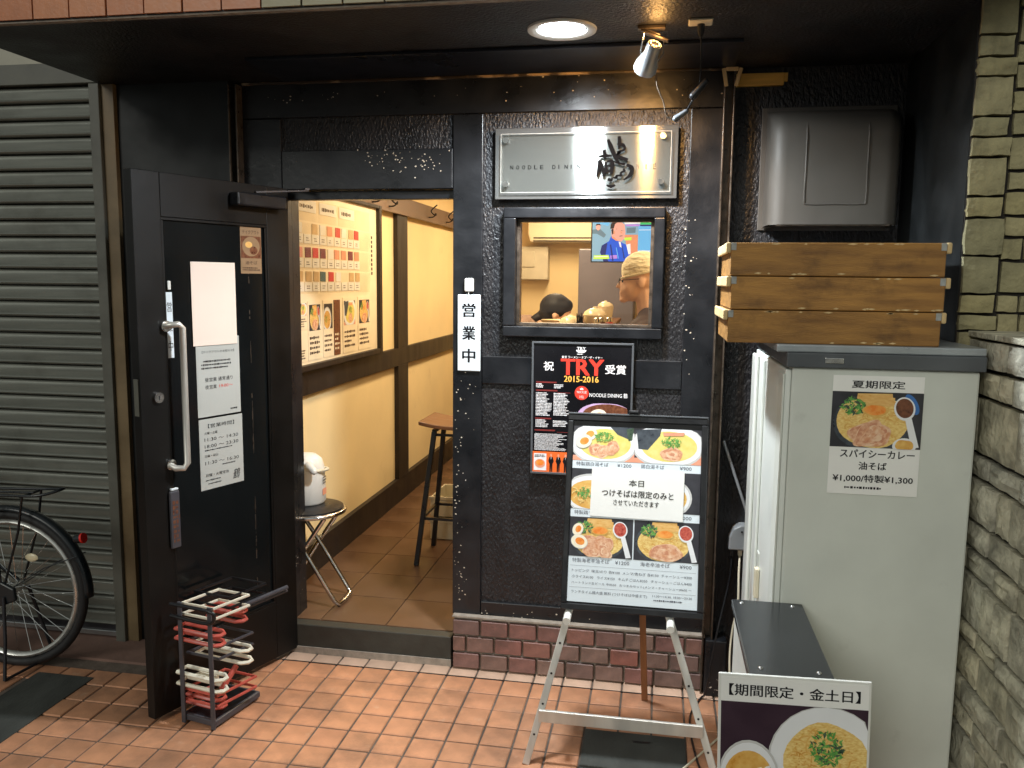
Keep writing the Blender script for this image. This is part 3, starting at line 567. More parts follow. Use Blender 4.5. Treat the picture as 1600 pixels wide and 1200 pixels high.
# ---------------------------------------------------------------- lamps under the canopy
dl = thing('downlight', 'round white downlight glowing in the canopy above the entrance', 'lamp', (-0.331, -0.547, 2.41))
q = MB(); q.lathe([(0.082, -0.002), (0.1, -0.004), (0.108, -0.007), (0.110, -0.001), (0.108, 0.0)], 40)
q = MB(); vs = []; fs = []; ring = [(0.110, -0.0005), (0.108, -0.007), (0.098, -0.008), (0.080, -0.004), (0.074, 0.012)]; n = 40
for r_, z_ in ring: vs += [(r_*math.cos(2*math.pi*j/n), r_*math.sin(2*math.pi*j/n), z_) for j in range(n)]
for i in range(len(ring)-1): fs += [(i*n+j, (i+1)*n+j, (i+1)*n+(j+1) % n, i*n+(j+1) % n) for j in range(n)]
q.add(vs, fs); q.build('trim_ring', 'white_plastic', dl, smooth=50)
q = MB(); q.lathe([(0.004, -0.012), (0.045, -0.0105), (0.072, -0.004), (0.0735, -0.0005)], 36); q.build('lens', 'lamp_white', dl, smooth=60)
ld = bpy.data.lights.new('downlight_beam', 'SPOT'); ld.energy = DOWN_POWER*10; ld.spot_size = math.radians(172); ld.spot_blend = 0.7; ld.shadow_soft_size = 0.06; ld.color = (0.86, 0.94, 1.0)
lo = bpy.data.objects.new('downlight_beam', ld); COL.objects.link(lo); lo.parent = dl; lo.location = (0, 0, -0.03)
cl = thing('clip_spotlight', 'small silver spotlight hanging from a clip under the canopy', 'spotlight', (-0.045, -0.54, 2.41))
q = MB(); q.box(-0.05, 0.035, -0.016, 0.016, -0.012, -0.001); q.bar((-0.04, 0, -0.014), (0.045, 0.0, -0.048), 0.03, 0.006); q.bar((-0.045, 0, -0.004), (0.02, 0, -0.03), 0.026, 0.005); q.build('clip', 'rail_metal', cl, bevel=0.002)
hx = Vector((-0.030, 0.055, -0.125)); hb = Vector((0.004, -0.012, -0.058)); ax = (hx-hb).normalized()
def along(base, ax, prof, n=20):
    q = MB(); q.x = Matrix.Translation(base) @ ax.to_track_quat('Z', 'Y').to_matrix().to_4x4(); vs = []; fs = []
    for r_, z_ in prof: vs += [(r_*math.cos(2*math.pi*j/n), r_*math.sin(2*math.pi*j/n), z_) for j in range(n)]
    for i in range(len(prof)-1): fs += [(i*n+j, i*n+(j+1) % n, (i+1)*n+(j+1) % n, (i+1)*n+j) for j in range(n)]
    q.add(vs, fs); return q
hd = along(hb, ax, [(0.001, 0.004), (0.018, 0.003), (0.022, 0.0), (0.0235, 0.006), (0.024, 0.035), (0.030, 0.052), (0.036, 0.07), (0.038, 0.09), (0.034, 0.098), (0.031, 0.094)]).build('head', 'lid_steel', cl, smooth=50)
q = MB(); q.x = Matrix.Translation(hb) @ ax.to_track_quat('Z', 'Y').to_matrix().to_4x4()
q.lathe([(0.001, -0.0012), (0.0125, -0.001), (0.019, 0.001)], 14); q.build('vent_plate', 'black_plastic', hd)
for j in range(8):
    q = MB(); q.x = Matrix.Translation(hb) @ ax.to_track_quat('Z', 'Y').to_matrix().to_4x4(); q.ell(0, 0, 0.001, 0.001, 0); q.v = []; q.f = []; q.m = []
    t = 2*math.pi*j/8; q.lathe([(0.0026, -0.003), (0.0026, -0.0013)], 8, (0.0145*math.cos(t), 0.0145*math.sin(t), 0)); q.build('vent_hole', 'lamp_warm', hd)
q = MB(); q.x = Matrix.Translation(hb) @ ax.to_track_quat('Z', 'Y').to_matrix().to_4x4(); q.lathe([(0.001, 0.0885), (0.029, 0.089), (0.0295, 0.092)], 18); q.build('bulb_face', 'lamp_warm', hd)
q = MB(); q.tube([(-0.03, 0.0, -0.018), (-0.04, 0.018, -0.07), (-0.036, 0.028, -0.105)], 0.0018, 6); q.tube([(0.03, 0.0, -0.04), (0.03, 0.02, -0.08), (0.01, 0.03, -0.105)], 0.0018, 6); q.build('wire_bail', 'chrome', cl)
MB().sphere((-0.041, 0.028, -0.100), 0.008, 10).build('knob', 'dark_metal', cl)
ld = bpy.data.lights.new('clip_beam', 'SPOT'); ld.energy = CLIP_POWER*10; ld.spot_size = math.radians(150); ld.spot_blend = 0.8; ld.shadow_soft_size = 0.028; ld.color = (1.0, 0.50, 0.14)
lo = bpy.data.objects.new('clip_beam', ld); COL.objects.link(lo); lo.parent = cl; lo.location = hb+ax*0.104; lo.rotation_euler = ax.to_track_quat('-Z', 'Y').to_euler()
ld = bpy.data.lights.new('vent_leak', 'POINT'); ld.energy = 0.6; ld.shadow_soft_size = 0.015; ld.color = (1.0, 0.52, 0.16)
lo = bpy.data.objects.new('vent_leak', ld); COL.objects.link(lo); lo.parent = cl; lo.location = hb-ax*0.02
so = thing('ceiling_socket', 'cream power socket plate on the canopy beside the spotlight', 'socket', (0.094, -0.571, 2.41))
B('plate', 'cream_plastic', so, -0.036, 0.036, -0.03, 0.03, -0.008, -0.0005, bevel=0.003)
MB().tube([(0.002, 0.008, -0.008), (0.002, 0.010, -0.03), (0.003, 0.012, -0.045)], [0.011, 0.010, 0.005], 8).build('plug', 'black_plastic', so, smooth=40)
def smooth_path(P, k=6):
    P = [Vector(p) for p in P]; out = []
    for i in range(len(P)-1):
        a, b, c, d = P[max(i-1, 0)], P[i], P[i+1], P[min(i+2, len(P)-1)]
        for j in range(k):
            t = j/k; out.append(0.5*((2*b)+(-a+c)*t+(2*a-5*b+4*c-d)*t*t+(-a+3*b-3*c+d)*t**3))
    return out+[P[-1]]
co = thing('lamp_cord', 'black lamp cord looping down from the ceiling socket to the spotlight', 'cord', (0, 0, 0))
MB().tube(smooth_path([(0.097, -0.559, 2.366), (0.1, -0.53, 2.32), (0.1, -0.5, 2.24), (0.085, -0.5, 2.2), (0.06, -0.5, 2.155)]), 0.003, 6).build('cord', 'black_plastic', co, smooth=60)
MB().tube(smooth_path([(0.02, -0.5, 2.132), (0.0, -0.5, 2.15), (-0.01, -0.5, 2.19), (-0.03, -0.505, 2.235), (-0.035, -0.508, 2.27)]), 0.0022, 6).build('cord', 'rail_metal', co, smooth=60)
MB().capsule((0.118, -0.5, 2.248), 0.010, (0.082, -0.5, 2.205), 0.013).build('adapter', 'black_plastic', co, smooth=60)
MB().capsule((0.062, -0.5, 2.158), 0.008, (0.03, -0.5, 2.137), 0.010).build('switch', 'cabinet_lid', co, smooth=60)
# ---------------------------------------------------------------- steel sign
sg = thing('shop_sign', 'brushed steel shop sign with clear acrylic cover and brush lettering', 'sign', (-0.299, -0.002, 1.936))
B('steel_plate', 'steel', sg, -0.347, 0.347, -0.022, 0.0, 0.0, 0.268, bevel=0.002)
ac = B('acrylic_cover', 'acrylic', sg, -0.322, 0.322, -0.038, -0.034, 0.024, 0.244)
q = MB()
for b_ in ((-0.3225, 0.3225, 0.2425, 0.2445), (-0.3225, 0.3225, 0.0235, 0.0255), (-0.3225, -0.3205, 0.0256, 0.2424), (0.3205, 0.3225, 0.0256, 0.2424)): q.box(b_[0], b_[1], -0.0385, -0.0335, b_[2], b_[3])
q.build('polished_edge', 'plate_worn', ac)
for (x, z) in ((-0.303, 0.219), (0.292, 0.226), (-0.303, 0.055), (0.288, 0.060)): MB().tube([(x, -0.0225, z), (x, -0.046, z)], 0.0105, 16).build('standoff', 'chrome', sg, smooth=40)
q = MB(); x = -0.288
for k, ch in enumerate('NOODLE DINING'):
    if ch != ' ': text(q, ch, x, x+(0.012 if ch != 'I' else 0.003), 0.113, 0.128, -0.0226, bold=0.02)
    x += 0.0235
text(q, 'N', 0.196, 0.206, 0.108, 0.128, -0.0226, 1); text(q, 'I', 0.229, 0.233, 0.108, 0.128, -0.0226, 1); text(q, 'E', 0.257, 0.268, 0.108, 0.128, -0.0226, 1)
tag(q.build('lettering', ['ink_black', 'ink_brown'], sg), kind='stuff')
# the big brush character, drawn as tapering strokes (from the photograph's proportions)
def stroke(q, pts, ws, y):
    P = smooth_path([(a, 0, b) for a, b in pts], 5); n = len(P); L_ = []; Rr = []
    for i, p in enumerate(P):
        d = (P[min(i+1, n-1)]-P[max(i-1, 0)]).normalized(); t = i/(n-1)*(len(ws)-1); k = min(int(t), len(ws)-2); w = ws[k]+(ws[k+1]-ws[k])*(t-k)
        nx, nz = -d.z, d.x; L_.append((p.x+nx*w/2, p.z+nz*w/2)); Rr.append((p.x-nx*w/2, p.z-nz*w/2))
    for i in range(n-1): q.flat([L_[i], L_[i+1], Rr[i+1], Rr[i]], y)
q = MB(); px = lambda x, z: (0.347*2*(x-35)/1490-0.347, 0.268*(650-z)/600)
for k, (pts, ws) in enumerate([([(968, 165), (990, 220), (1025, 300), (1060, 355)], (.006, .012, .010, .003)), ([(1056, 140), (1060, 190), (1055, 245)], (.008, .009, .003)),
    ([(1040, 205), (1090, 210), (1098, 250), (1040, 270)], (.003, .007, .006, .003)), ([(1035, 295), (1070, 265), (1050, 300), (1130, 335)], (.003, .006, .007, .008)),
    ([(895, 305), (950, 298), (1000, 300)], (.005, .008, .004)), ([(938, 250), (945, 300), (942, 320)], (.009, .008, .003)), ([(905, 335), (900, 400), (884, 470)], (.010, .010, .003)), ([(915, 350), (935, 420), (938, 465)], (.005, .009, .006)),
    ([(955, 350), (955, 420), (960, 440)], (.006, .009, .004)), ([(960, 350), (1000, 345), (1005, 400), (1000, 450)], (.004, .010, .010, .006)), ([(965, 385), (990, 385)], (.006, .005)), ([(965, 425), (1000, 430)], (.006, .006)),
    ([(1120, 375), (1165, 400), (1150, 460), (1100, 500)], (.006, .010, .009, .002)), ([(1095, 405), (1105, 425), (1075, 440), (1080, 460), (1040, 465), (1045, 480), (1015, 480)], (.004, .006, .004, .006, .004, .006, .003)),
    ([(975, 490), (1000, 500), (1010, 480)], (.008, .008, .003)), ([(965, 540), (1000, 552), (1035, 540)], (.003, .008, .003)), ([(1010, 345), (1060, 360), (1110, 370)], (.003, .006, .006))]):
    stroke(q, [px(a, b) for a, b in pts], [w*1.35+0.001 for w in ws], -0.0390-0.0002*(k % 4))
q.build('brush_character', 'ink_black', sg)
# ---------------------------------------------------------------- open-for-business plate
o = thing('open_sign', 'white vertical plate with three black characters hanging between door and window', 'sign', (-0.751, -0.004, 1.259))
q = MB(); q.box(-0.047, 0.047, -0.006, 0.0, 0.0, 0.307); q.build('plate', 'paper_blue', o, bevel=0.003)
for k, ch in enumerate('営業中'):
    q = MB(); text(q, ch, -0.026, 0.026, 0.218-0.091*k, 0.272-0.091*k, -0.0066, bold=0.03); q.build('character', 'ink', o)
MB().tube([(0.001, -0.008, 0.288), (-0.003, -0.010, 0.306), (0.0, -0.009, 0.318)], 0.0012, 6).build('string', 'white_plastic', o)
q = MB(); q.box(-0.019, 0.019, -0.014, 0.003, 0.318, 0.372); q.build('hook', 'white_plastic', o, bevel=0.007, seg=3)
# ---------------------------------------------------------------- printed food
def leaves(q, cx, cz, rx, rz, y, mi, n, seed, size=0.007):
    rr = random.Random(seed)
    for k in range(n):
        t = rr.uniform(0, 6.28); r_ = math.sqrt(rr.random()); x, z = cx+rx*r_*math.cos(t), cz+rz*r_*math.sin(t); a = rr.uniform(0, 3.14); s_ = size*rr.uniform(.5, 1.2)
        q.flat([(x+s_*math.cos(a), z+s_*math.sin(a)), (x-s_*.35*math.sin(a), z+s_*.35*math.cos(a)), (x-s_*math.cos(a), z-s_*math.sin(a)), (x+s_*.35*math.sin(a), z-s_*.35*math.cos(a))], y-0.00002*k, mi[k % len(mi)])
def strands(q, cx, cz, rx, rz, y, mi, n, seed, w=0.0016):
    rr = random.Random(seed)
    for k in range(n):
        t = rr.uniform(0, 6.28); r_ = math.sqrt(rr.random())*.85; x, z = cx+rx*r_*math.cos(t), cz+rz*r_*math.sin(t); a = rr.uniform(-.9, .9)+(1.57 if rr.random() < .4 else 0); L_ = rx*rr.uniform(.2, .4); P = []
        for j in range(5): u = (j/4-.5)*L_; c = 0.25*L_*math.sin(j/4*3.14)*rr.uniform(.5, 1); P.append((x+u*math.cos(a)-c*math.sin(a), z+(u*math.sin(a)+c*math.cos(a))*rz/rx))
        for j in range(4):
            d = (P[j+1][0]-P[j][0], P[j+1][1]-P[j][1]); l = math.hypot(*d) or 1; nx, nz = -d[1]/l*w/2, d[0]/l*w/2
            q.flat([(P[j][0]+nx, P[j][1]+nz), (P[j][0]-nx, P[j][1]-nz), (P[j+1][0]-nx, P[j+1][1]-nz), (P[j+1][0]+nx, P[j+1][1]+nz)], y-0.00002*k, mi[k % len(mi)])
FOOD = ['pr_table', 'pr_bowl', 'pr_bowlshade', 'pr_soup', 'pr_yolk', 'pr_egg', 'pr_green', 'pr_darkgreen', 'pr_meat', 'pr_meat2', 'pr_bamboo', 'pr_nori', 'pr_chili', 'pr_noodle', 'pr_curry', 'pr_brown', 'pr_blue', 'pr_salmon', 'pr_purple', 'pr_lilac']
FI = {n: i for i, n in enumerate(FOOD)}
def egg(q, cx, cz, s, y, a=0.4):
    q.ell(cx, cz, s*1.05, s*0.85, y, FI['pr_bowlshade'], a=a); q.ell(cx, cz+s*.03, s, s*.8, y-.0002, FI['pr_egg'], a=a); q.ell(cx+s*.08, cz+s*.05, s*.58, s*.44, y-.0004, FI['pr_yolk'], a=a)
def meat(q, cx, cz, rx, rz, y, a=0.0):
    q.ell(cx, cz, rx, rz, y, FI['pr_meat'], wob=.08, a=a); q.ell(cx-rx*.04, cz+rz*.06, rx*.86, rz*.84, y-.0001, FI['pr_meat2'], wob=.1, a=a); q.ell(cx+rx*.06, cz, rx*.6, rz*.55, y-.0002, FI['pr_meat'], wob=.15, a=a); q.ell(cx, cz, rx*.3, rz*.25, y-.0003, FI['pr_meat2'], wob=.2, a=a)
def clip_rect(q0, x0, x1, z0, z1):
    """keep print inside its photo: clamp vertices to the frame"""
    q0.v = [(min(max(v[0], x0), x1), v[1], min(max(v[2], z0), z1)) for v in q0.v]; return q0
def photo(kind, x0, x1, z0, z1, y, seed):
    q = MB(); w, h = x1-x0, z1-z0; cx, cz = (x0+x1)/2, (z0+z1)/2; U = lambda u: x0+u*w; V = lambda v: z1-v*h; F = FI
    if kind in ('soup_egg', 'soup'):
        q.rect(x0, x1, z0, z1, y, F['pr_table']); q.flat([(x0, z0), (x1, z0), (x1, V(.72)), (x0, V(.86))], y-.0001, F['pr_salmon'])
        q.ell(cx, V(.48), w*.55, h*.66, y-.0002, F['pr_bowlshade']); q.ell(cx, V(.46), w*.53, h*.62, y-.0003, F['pr_bowl']); q.ell(cx+w*.02, V(.5), w*.42, h*.44, y-.0004, F['pr_soup'])
        if kind == 'soup_egg':
            q.flat([(U(.6), V(0)), (U(.98), V(0)), (U(.95), V(.38)), (U(.72), V(.22))], y-.0006, F['pr_nori']); q.flat([(U(.86), V(0.05)), (U(.98), V(0)), (U(.96), V(.36)), (U(.9), V(.4))], y-.0007, F['pr_darkgreen'])
            for k, (a, b) in enumerate(((.38, .68), (.5, .72), (.64, .62))): meat(q, U(a), V(b), w*.13, h*.18, y-.0008-.0004*k, .5*k)
            egg(q, U(.26), V(.24), w*.12, y-.0024); egg(q, U(.17), V(.45), w*.13, y-.003); leaves(q, U(.5), V(.3), w*.15, h*.15, y-.0035, [F['pr_green']], 60, seed, w*.03)
        else:
            q.flat([(U(.02), V(.05)), (U(.4), V(.0)), (U(.38), V(.2)), (U(.2), V(.62)), (U(.06), V(.6))], y-.0006, F['pr_nori'])
            meat(q, U(.56), V(.72), w*.17, h*.2, y-.0008); leaves(q, U(.56), V(.38), w*.15, h*.15, y-.0012, [F['pr_green']], 70, seed, w*.028); q.flat([(U(.42), V(.1)), (U(.75), V(.08)), (U(.73), V(.18)), (U(.44), V(.2))], y-.0016, F['pr_salmon'])
    elif kind == 'tsuke':
        q.rect(x0, x1, z0, z1, y, F['pr_table']); q.ell(U(.35), V(.62), w*.5, h*.5, y-.0002, F['pr_bowlshade']); q.ell(U(.35), V(.62), w*.46, h*.45, y-.0003, F['pr_bowl']); q.ell(U(.35), V(.64), w*.4, h*.36, y-.0004, F['pr_curry'])
        strands(q, U(.35), V(.64), w*.4, h*.34, y-.0006, [F['pr_noodle']], 60, seed, w*.02); leaves(q, U(.2), V(.62), w*.13, h*.14, y-.002, [F['pr_green']], 50, seed, w*.03)
    elif kind in ('oil_egg', 'oil', 'spicy'):
        q.rect(x0, x1, z0, z1, y, F['pr_table']); q.ell(U(.46), V(.55), w*.44, h*.52, y-.0002, F['pr_nori']); q.ell(U(.46), V(.53), w*.40, h*.47, y-.0003, F['pr_noodle'], wob=.03)
        strands(q, U(.46), V(.53), w*.38, h*.44, y-.0004, [F['pr_noodle'], F['pr_curry']], 110, seed, w*.014)
        for k in range(3): q.flat([(U(.28+.02*k), V(.03+.06*k)), (U(.66+.03*k), V(.02+.07*k)), (U(.67+.02*k), V(.12+.06*k)), (U(.27), V(.14+.06*k))], y-.003-.0001*k, F['pr_bamboo'])
        leaves(q, U(.24), V(.26), w*.13, h*.15, y-.0034, [F['pr_green'], F['pr_green'], F['pr_darkgreen']], 90, seed+1, w*.035)
        q.ell(U(.48), V(.33), w*.14, h*.11, y-.0054, F['pr_curry'], wob=.04); q.ell(U(.48), V(.32), w*.12, h*.09, y-.0055, F['pr_yolk'], wob=.04)
        if kind == 'oil_egg':
            for k, (a, b) in enumerate(((.3, .6), (.46, .62), (.6, .7), (.42, .78), (.56, .86), (.36, .86))): meat(q, U(a), V(b), w*.14, h*.15, y-.0058-.0004*k, .6*k)
            egg(q, U(.13), V(.32), w*.10, y-.0085, 1.1); egg(q, U(.16), V(.63), w*.13, y-.0092, -.3)
        elif kind == 'oil': meat(q, U(.5), V(.78), w*.26, h*.22, y-.0058)
        else: meat(q, U(.44), V(.76), w*.24, h*.22, y-.0058); meat(q, U(.42), V(.74), w*.2, h*.17, y-.0064, .8); q.ell(U(.88), V(.2), w*.06, h*.2, y-.0008, F['pr_blue'], a=.5)
        sp = 'pr_chili' if kind != 'spicy' else 'pr_brown'; dx = .0 if kind != 'spicy' else .0
        q.flat([(U(.80), V(.4)), (U(.87), V(.38)), (U(.98), V(.96)), (U(.9), V(.98))], y-.0100, F['pr_bowl']); q.ell(U(.80), V(.28), w*.115, h*.21, y-.0101, F['pr_bowl'], a=.25); q.ell(U(.80), V(.27), w*.095, h*.175, y-.0103, F[sp], a=.25)
        if kind == 'spicy': q.ell(U(.82), V(.95), w*.13, h*.15, y-.0105, F['pr_bowl']); q.ell(U(.82), V(.94), w*.1, h*.11, y-.0107, F['pr_curry'], wob=.08)
    elif kind == 'weekend':
        q.rect(x0, x1, z0, z1, y, F['pr_purple']); q.ell(U(.73), V(.62), w*.40, h*.63, y-.0002, F['pr_bowlshade']); q.ell(U(.73), V(.60), w*.385, h*.60, y-.0003, F['pr_bowl'])
        q.ell(U(.73), V(.68), w*.29, h*.52, y-.0004, F['pr_noodle'], wob=.05); strands(q, U(.73), V(.66), w*.28, h*.48, y-.0006, [F['pr_noodle'], F['pr_curry'], F['pr_noodle']], 200, seed, w*.010)
        leaves(q, U(.73), V(.46), w*.11, h*.20, y-.006, [F['pr_green'], F['pr_green'], F['pr_darkgreen']], 160, seed, w*.024)
        q.ell(U(.2), V(.86), w*.215, h*.44, y-.0095, F['pr_bowlshade']); q.ell(U(.2), V(.86), w*.2, h*.41, y-.0096, F['pr_bowl']); q.ell(U(.2), V(.88), w*.175, h*.34, y-.0097, F['pr_curry'])
        for k in range(7): rr = random.Random(k+5); a, b = U(.08+.035*k), V(.72+.1*rr.random()); q.flat([(a, b), (a+w*.03, b+h*.02), (a+w*.02, b-h*.25), (a-w*.015, b-h*.24)], y-.0099-.0001*k, F['pr_bamboo'])
        for k in range(6): rr = random.Random(k+50); a, b = U(.2+.12*rr.random()), V(.7+.12*rr.random()); q.flat([(a, b), (a+w*.03, b+h*.015), (a+w*.032, b-h*.05), (a+w*.004, b-h*.06)], y-.011-.0001*k, F['pr_bowl'])
    elif kind == 'black_bowl':
        q.ell(U(.55), V(.62), w*.56, h*.66, y-.0001, F['pr_lilac']); q.ell(U(.6), V(.55), w*.5, h*.52, y-.0003, F['pr_brown']); egg(q, U(.4), V(.72), w*.19, y-.0006); q.flat([(U(.58), V(.5)), (U(1), V(.62)), (U(1), V(.78)), (U(.6), V(.72))], y-.0012, F['pr_salmon'])
        leaves(q, U(.74), V(.72), w*.17, h*.16, y-.0014, [F['pr_green'], F['pr_darkgreen']], 70, seed, w*.04)
    clip_rect(q, x0, x1, z0, z1)
    y0 = min(v[1] for v in q.v); sc_ = min(1.0, 0.0022/max(1e-6, y-y0)); q.v = [(v[0], y+(v[1]-y)*sc_, v[2]) for v in q.v]
    return q
# ---------------------------------------------------------------- award poster
o = thing('award_poster', 'black framed award poster with big red letters hanging below the window', 'poster', (-0.293, -0.006, 0.855))
B('board', 'poster_black', o, -0.199, 0.199, -0.010, 0.005, 0.0, 0.531)
q = MB()
for b_ in ((-0.2, 0.2, 0.524, 0.532), (-0.2, 0.2, -0.001, 0.007), (-0.2, -0.192, 0.0075, 0.5235), (0.192, 0.2, 0.0075, 0.5235)): q.box(b_[0], b_[1], -0.016, 0.0055, b_[2], b_[3])
q.build('frame', 'cabinet_lid', o, bevel=0.001)
AU = lambda x: -0.199+0.398*(x-60)/810; AV = lambda y_: 0.531*(1-(y_-25)/1120); Y = -0.0106
q = MB(); text(q, '東京 ラーメン・オブ・ザ・イヤー', AU(300), AU(626), AV(160), AV(138), Y, 0, .02); text(q, '祝', AU(155), AU(236), AV(266), AV(190), Y, 0, .02); text(q, '受賞', AU(650), AU(812), AV(282), AV(205), Y, 0, .02)
text(q, 'NOODLE DINING 鶴', AU(528), AU(830), AV(478), AV(438), Y, 0, .01)
q.ell(AU(455), AV(88), 0.02, 0.012, Y, 0, t0=math.pi, t1=2*math.pi); text(q, 'TRY', AU(420), AU(490), AV(88), AV(64), Y, 0, .02); greek(q, AU(422), AU(488), AV(128), AV(118), Y, 0, 1, .9, 2)
for k, (a, b, c, d, n_) in enumerate(((95, 165, 375, 412, 3), (242, 320, 378, 415, 3), (95, 225, 450, 650, 16), (240, 380, 452, 645, 15), (95, 200, 680, 748, 6), (238, 360, 685, 740, 4))): greek(q, AU(a), AU(b), AV(d), AV(c), Y, 0, n_, .8, 20+k)
greek(q, AU(88), AU(360), AV(945), AV(800), Y, 0, 17, .75, 30)
tag(q.build('white_lettering', 'ink_white', o), kind='stuff')
q = MB(); text(q, 'TRY', AU(298), AU(634), AV(296), AV(166), Y, 0, .045); q.build('red_lettering', 'ink_red', o)
q = MB(); text(q, '2015-2016', AU(322), AU(598), AV(356), AV(306), Y, 0, .03); q.build('year', 'ink_yellow', o)
q = MB(); q.ell(AU(465), AV(446), 0.0275, 0.0275, Y, 0, 36); q.build('medal', 'ink_red', o)
q = MB(); text(q, 'TRY大賞', AU(425), AU(505), AV(452), AV(428), Y-.0006); text(q, '2位', AU(446), AU(484), AV(490), AV(466), Y-.0006); q.flat([(AU(450), AV(412)), (AU(465), AV(400)), (AU(480), AV(412)), (AU(478), AV(420)), (AU(452), AV(420))], Y-.0006); q.build('medal_lettering', 'ink_white', o)
q = MB()
for a, b, c in ((95, 262, 365), (95, 270, 434), (90, 222, 672), (88, 255, 772)): q.rect(AU(a), AU(b), AV(c+6), AV(c-6), Y); 
for c in (450, 785): q.rect(AU(270), AU(375), AV(c+2), AV(c-2), Y)
q.build('red_bars', 'ink_darkred', o)
q = photo('black_bowl', AU(440), AU(832), AV(690), AV(528), Y, 3); q.build('bowl_photo', FOOD, o)
q = MB(); q.rect(-0.1985, 0.1985, AV(1138), AV(955), Y); q.build('orange_band', 'ink_orange', o)
q = MB(); q.rect(AU(85), AU(188), AV(1118), AV(972), Y-.0005, 0); q.ell(AU(136), AV(1058), 0.021, 0.018, Y-.001, 1); q.ell(AU(136), AV(1052), 0.016, 0.012, Y-.0013, 2); greek(q, AU(92), AU(182), AV(1005), AV(980), Y-.001, 3, 2, .8, 4); q.build('magazine', ['ink_white', 'pr_salmon', 'pr_yolk', 'ink_brown'], o)
q = MB()
for k, x in enumerate((227, 287, 345, 405, 465, 525, 585)):
    a = AU(x); q.ell(a, AV(985), .004, .006, Y-.0006, 1); q.flat([(a-.011, AV(1035)), (a-.007, AV(1000)), (a+.007, AV(1000)), (a+.011, AV(1035)), (a+.006, AV(1060)), (a+.005, AV(1128)), (a+.001, AV(1128)), (a, AV(1070)), (a-.001, AV(1128)), (a-.006, AV(1128)), (a-.006, AV(1060))], Y-.0005, 0); q.flat([(a-.001, AV(1000)), (a+.001, AV(1000)), (a, AV(1025))], Y-.0008, 2)
q.build('silhouettes', ['ink', 'pr_salmon', 'ink_white'], o)
# ---------------------------------------------------------------- menu board on an easel
lean = math.atan2(0.15, 0.648); mh = 0.665
ea = thing('easel', 'aluminium display easel with three legs holding the menu board', 'easel', (-0.06, -0.55, 0))
def onpl(x, z, off=0): return (x, -0.0-0.2315*(0.516-z)+off, z)
for s_, xf, xt, zt in ((-1, -0.338, -0.060, 1.12), (1, 0.295, -0.045, 1.01)):
    q = MB(); q.bar(onpl(xf, 0.0, 0.012), onpl(xt, zt, 0.012), 0.024, 0.012, up=(0, 1, 0.2)); lg = q.build('leg', 'aluminium', ea, bevel=0.002)
    for k in range(1, 5):
        z = 0.1*k; x = xf+(xt-xf)*z/zt; MB().tube([onpl(x, z, 0.0045), onpl(x, z, 0.0058)], 0.004, 8).build('hole', 'black_plastic', lg)
    x = xf+(xt-xf)*0.497/zt; MB().tube([onpl(x, 0.50, 0.004), onpl(x, 0.493, -0.05)], 0.013, 16).build('peg', 'white_plastic', ea, smooth=40)
q = MB(); q.bar(onpl(-0.300, 0.165, -0.001), onpl(0.243, 0.165, -0.001), 0.012, 0.042, up=(0, 0, 1)); q.build('crossbar', 'aluminium', ea, bevel=0.002)
MB().bar((0.05, 0.41, 0.0), (0.0, 0.165, 1.1), 0.024, 0.012, up=(0, 1, 0.2)).build('rear_leg', 'easel_brown', ea, bevel=0.002)
o = thing('menu_board', 'black framed ramen menu board with food photographs standing on the easel', 'menu board', (-0.0635, -0.555, 0.516), rot=(-lean, 0, 0))
BW = 0.2375
B('back_panel', 'poster_black', o, -BW+0.004, BW-0.004, -0.004, 0.008, 0.004, mh-0.004)
q = MB()
for b_ in ((-BW, BW, mh-0.022, mh), (-BW, BW, 0.0, 0.022), (-BW, -BW+0.02, 0.0225, mh-0.0225), (BW-0.02, BW, 0.0225, mh-0.0225)): q.box(b_[0], b_[1], -0.012, 0.010, b_[2], b_[3])
fr = q.build('frame', 'black_plastic', o, bevel=0.003)
B('top_edge', 'cabinet_lid', o, -BW, BW, -0.014, 0.012, mh+0.0005, mh+0.006, bevel=0.001)
q = MB(); q.box(-0.03, 0.006, -0.024, 0.016, mh+0.007, mh+0.020); q.build('board_clip', 'black_plastic', o, bevel=0.004)
PX0, PX1, PZ0, PZ1 = -0.2165, 0.2165, 0.028, mh-0.040; Y = -0.0046
B('menu_sheet', 'paper_blue', o, PX0, PX1, Y, -0.0041, PZ0, PZ1)
PU = lambda u: PX0+(PX1-PX0)*u; PV = lambda v: PZ1-(PZ1-PZ0)*v
Y2 = Y-0.0006
for k, (kd, u0, u1, v0, v1) in enumerate((('soup_egg', 0, .485, 0, .198), ('soup', .485, 1, 0, .198), ('tsuke', 0, .485, .245, .475), ('tsuke', .6, 1, .245, .475), ('oil_egg', 0, .495, .522, .745), ('oil', .505, 1, .522, .745))):
    photo(kd, PU(u0), PU(u1), PV(v1), PV(v0), Y2, 60+k).build('food_photo', FOOD, o)
q = MB()
def mt(s, u0, u1, v0, v1, b=0.0): text(q, s, PU(u0), PU(u1), PV(v1), PV(v0), Y2, 0, b)
mt('特製鶏白湯そば', .03, .285, .206, .230); mt('¥1200', .355, .465, .209, .229); mt('鶏白湯そば', .54, .72, .206, .230); mt('¥900', .84, .93, .209, .229)
mt('特製鶏つけそば', .03, .285, .484, .508); mt('¥1000', .82, .94, .487, .507)
mt('特製海老辛油そば', .03, .32, .755, .779); mt('¥1200', .365, .475, .758, .778); mt('海老辛油そば', .56, .785, .755, .779); mt('¥900', .86, .95, .758, .778)
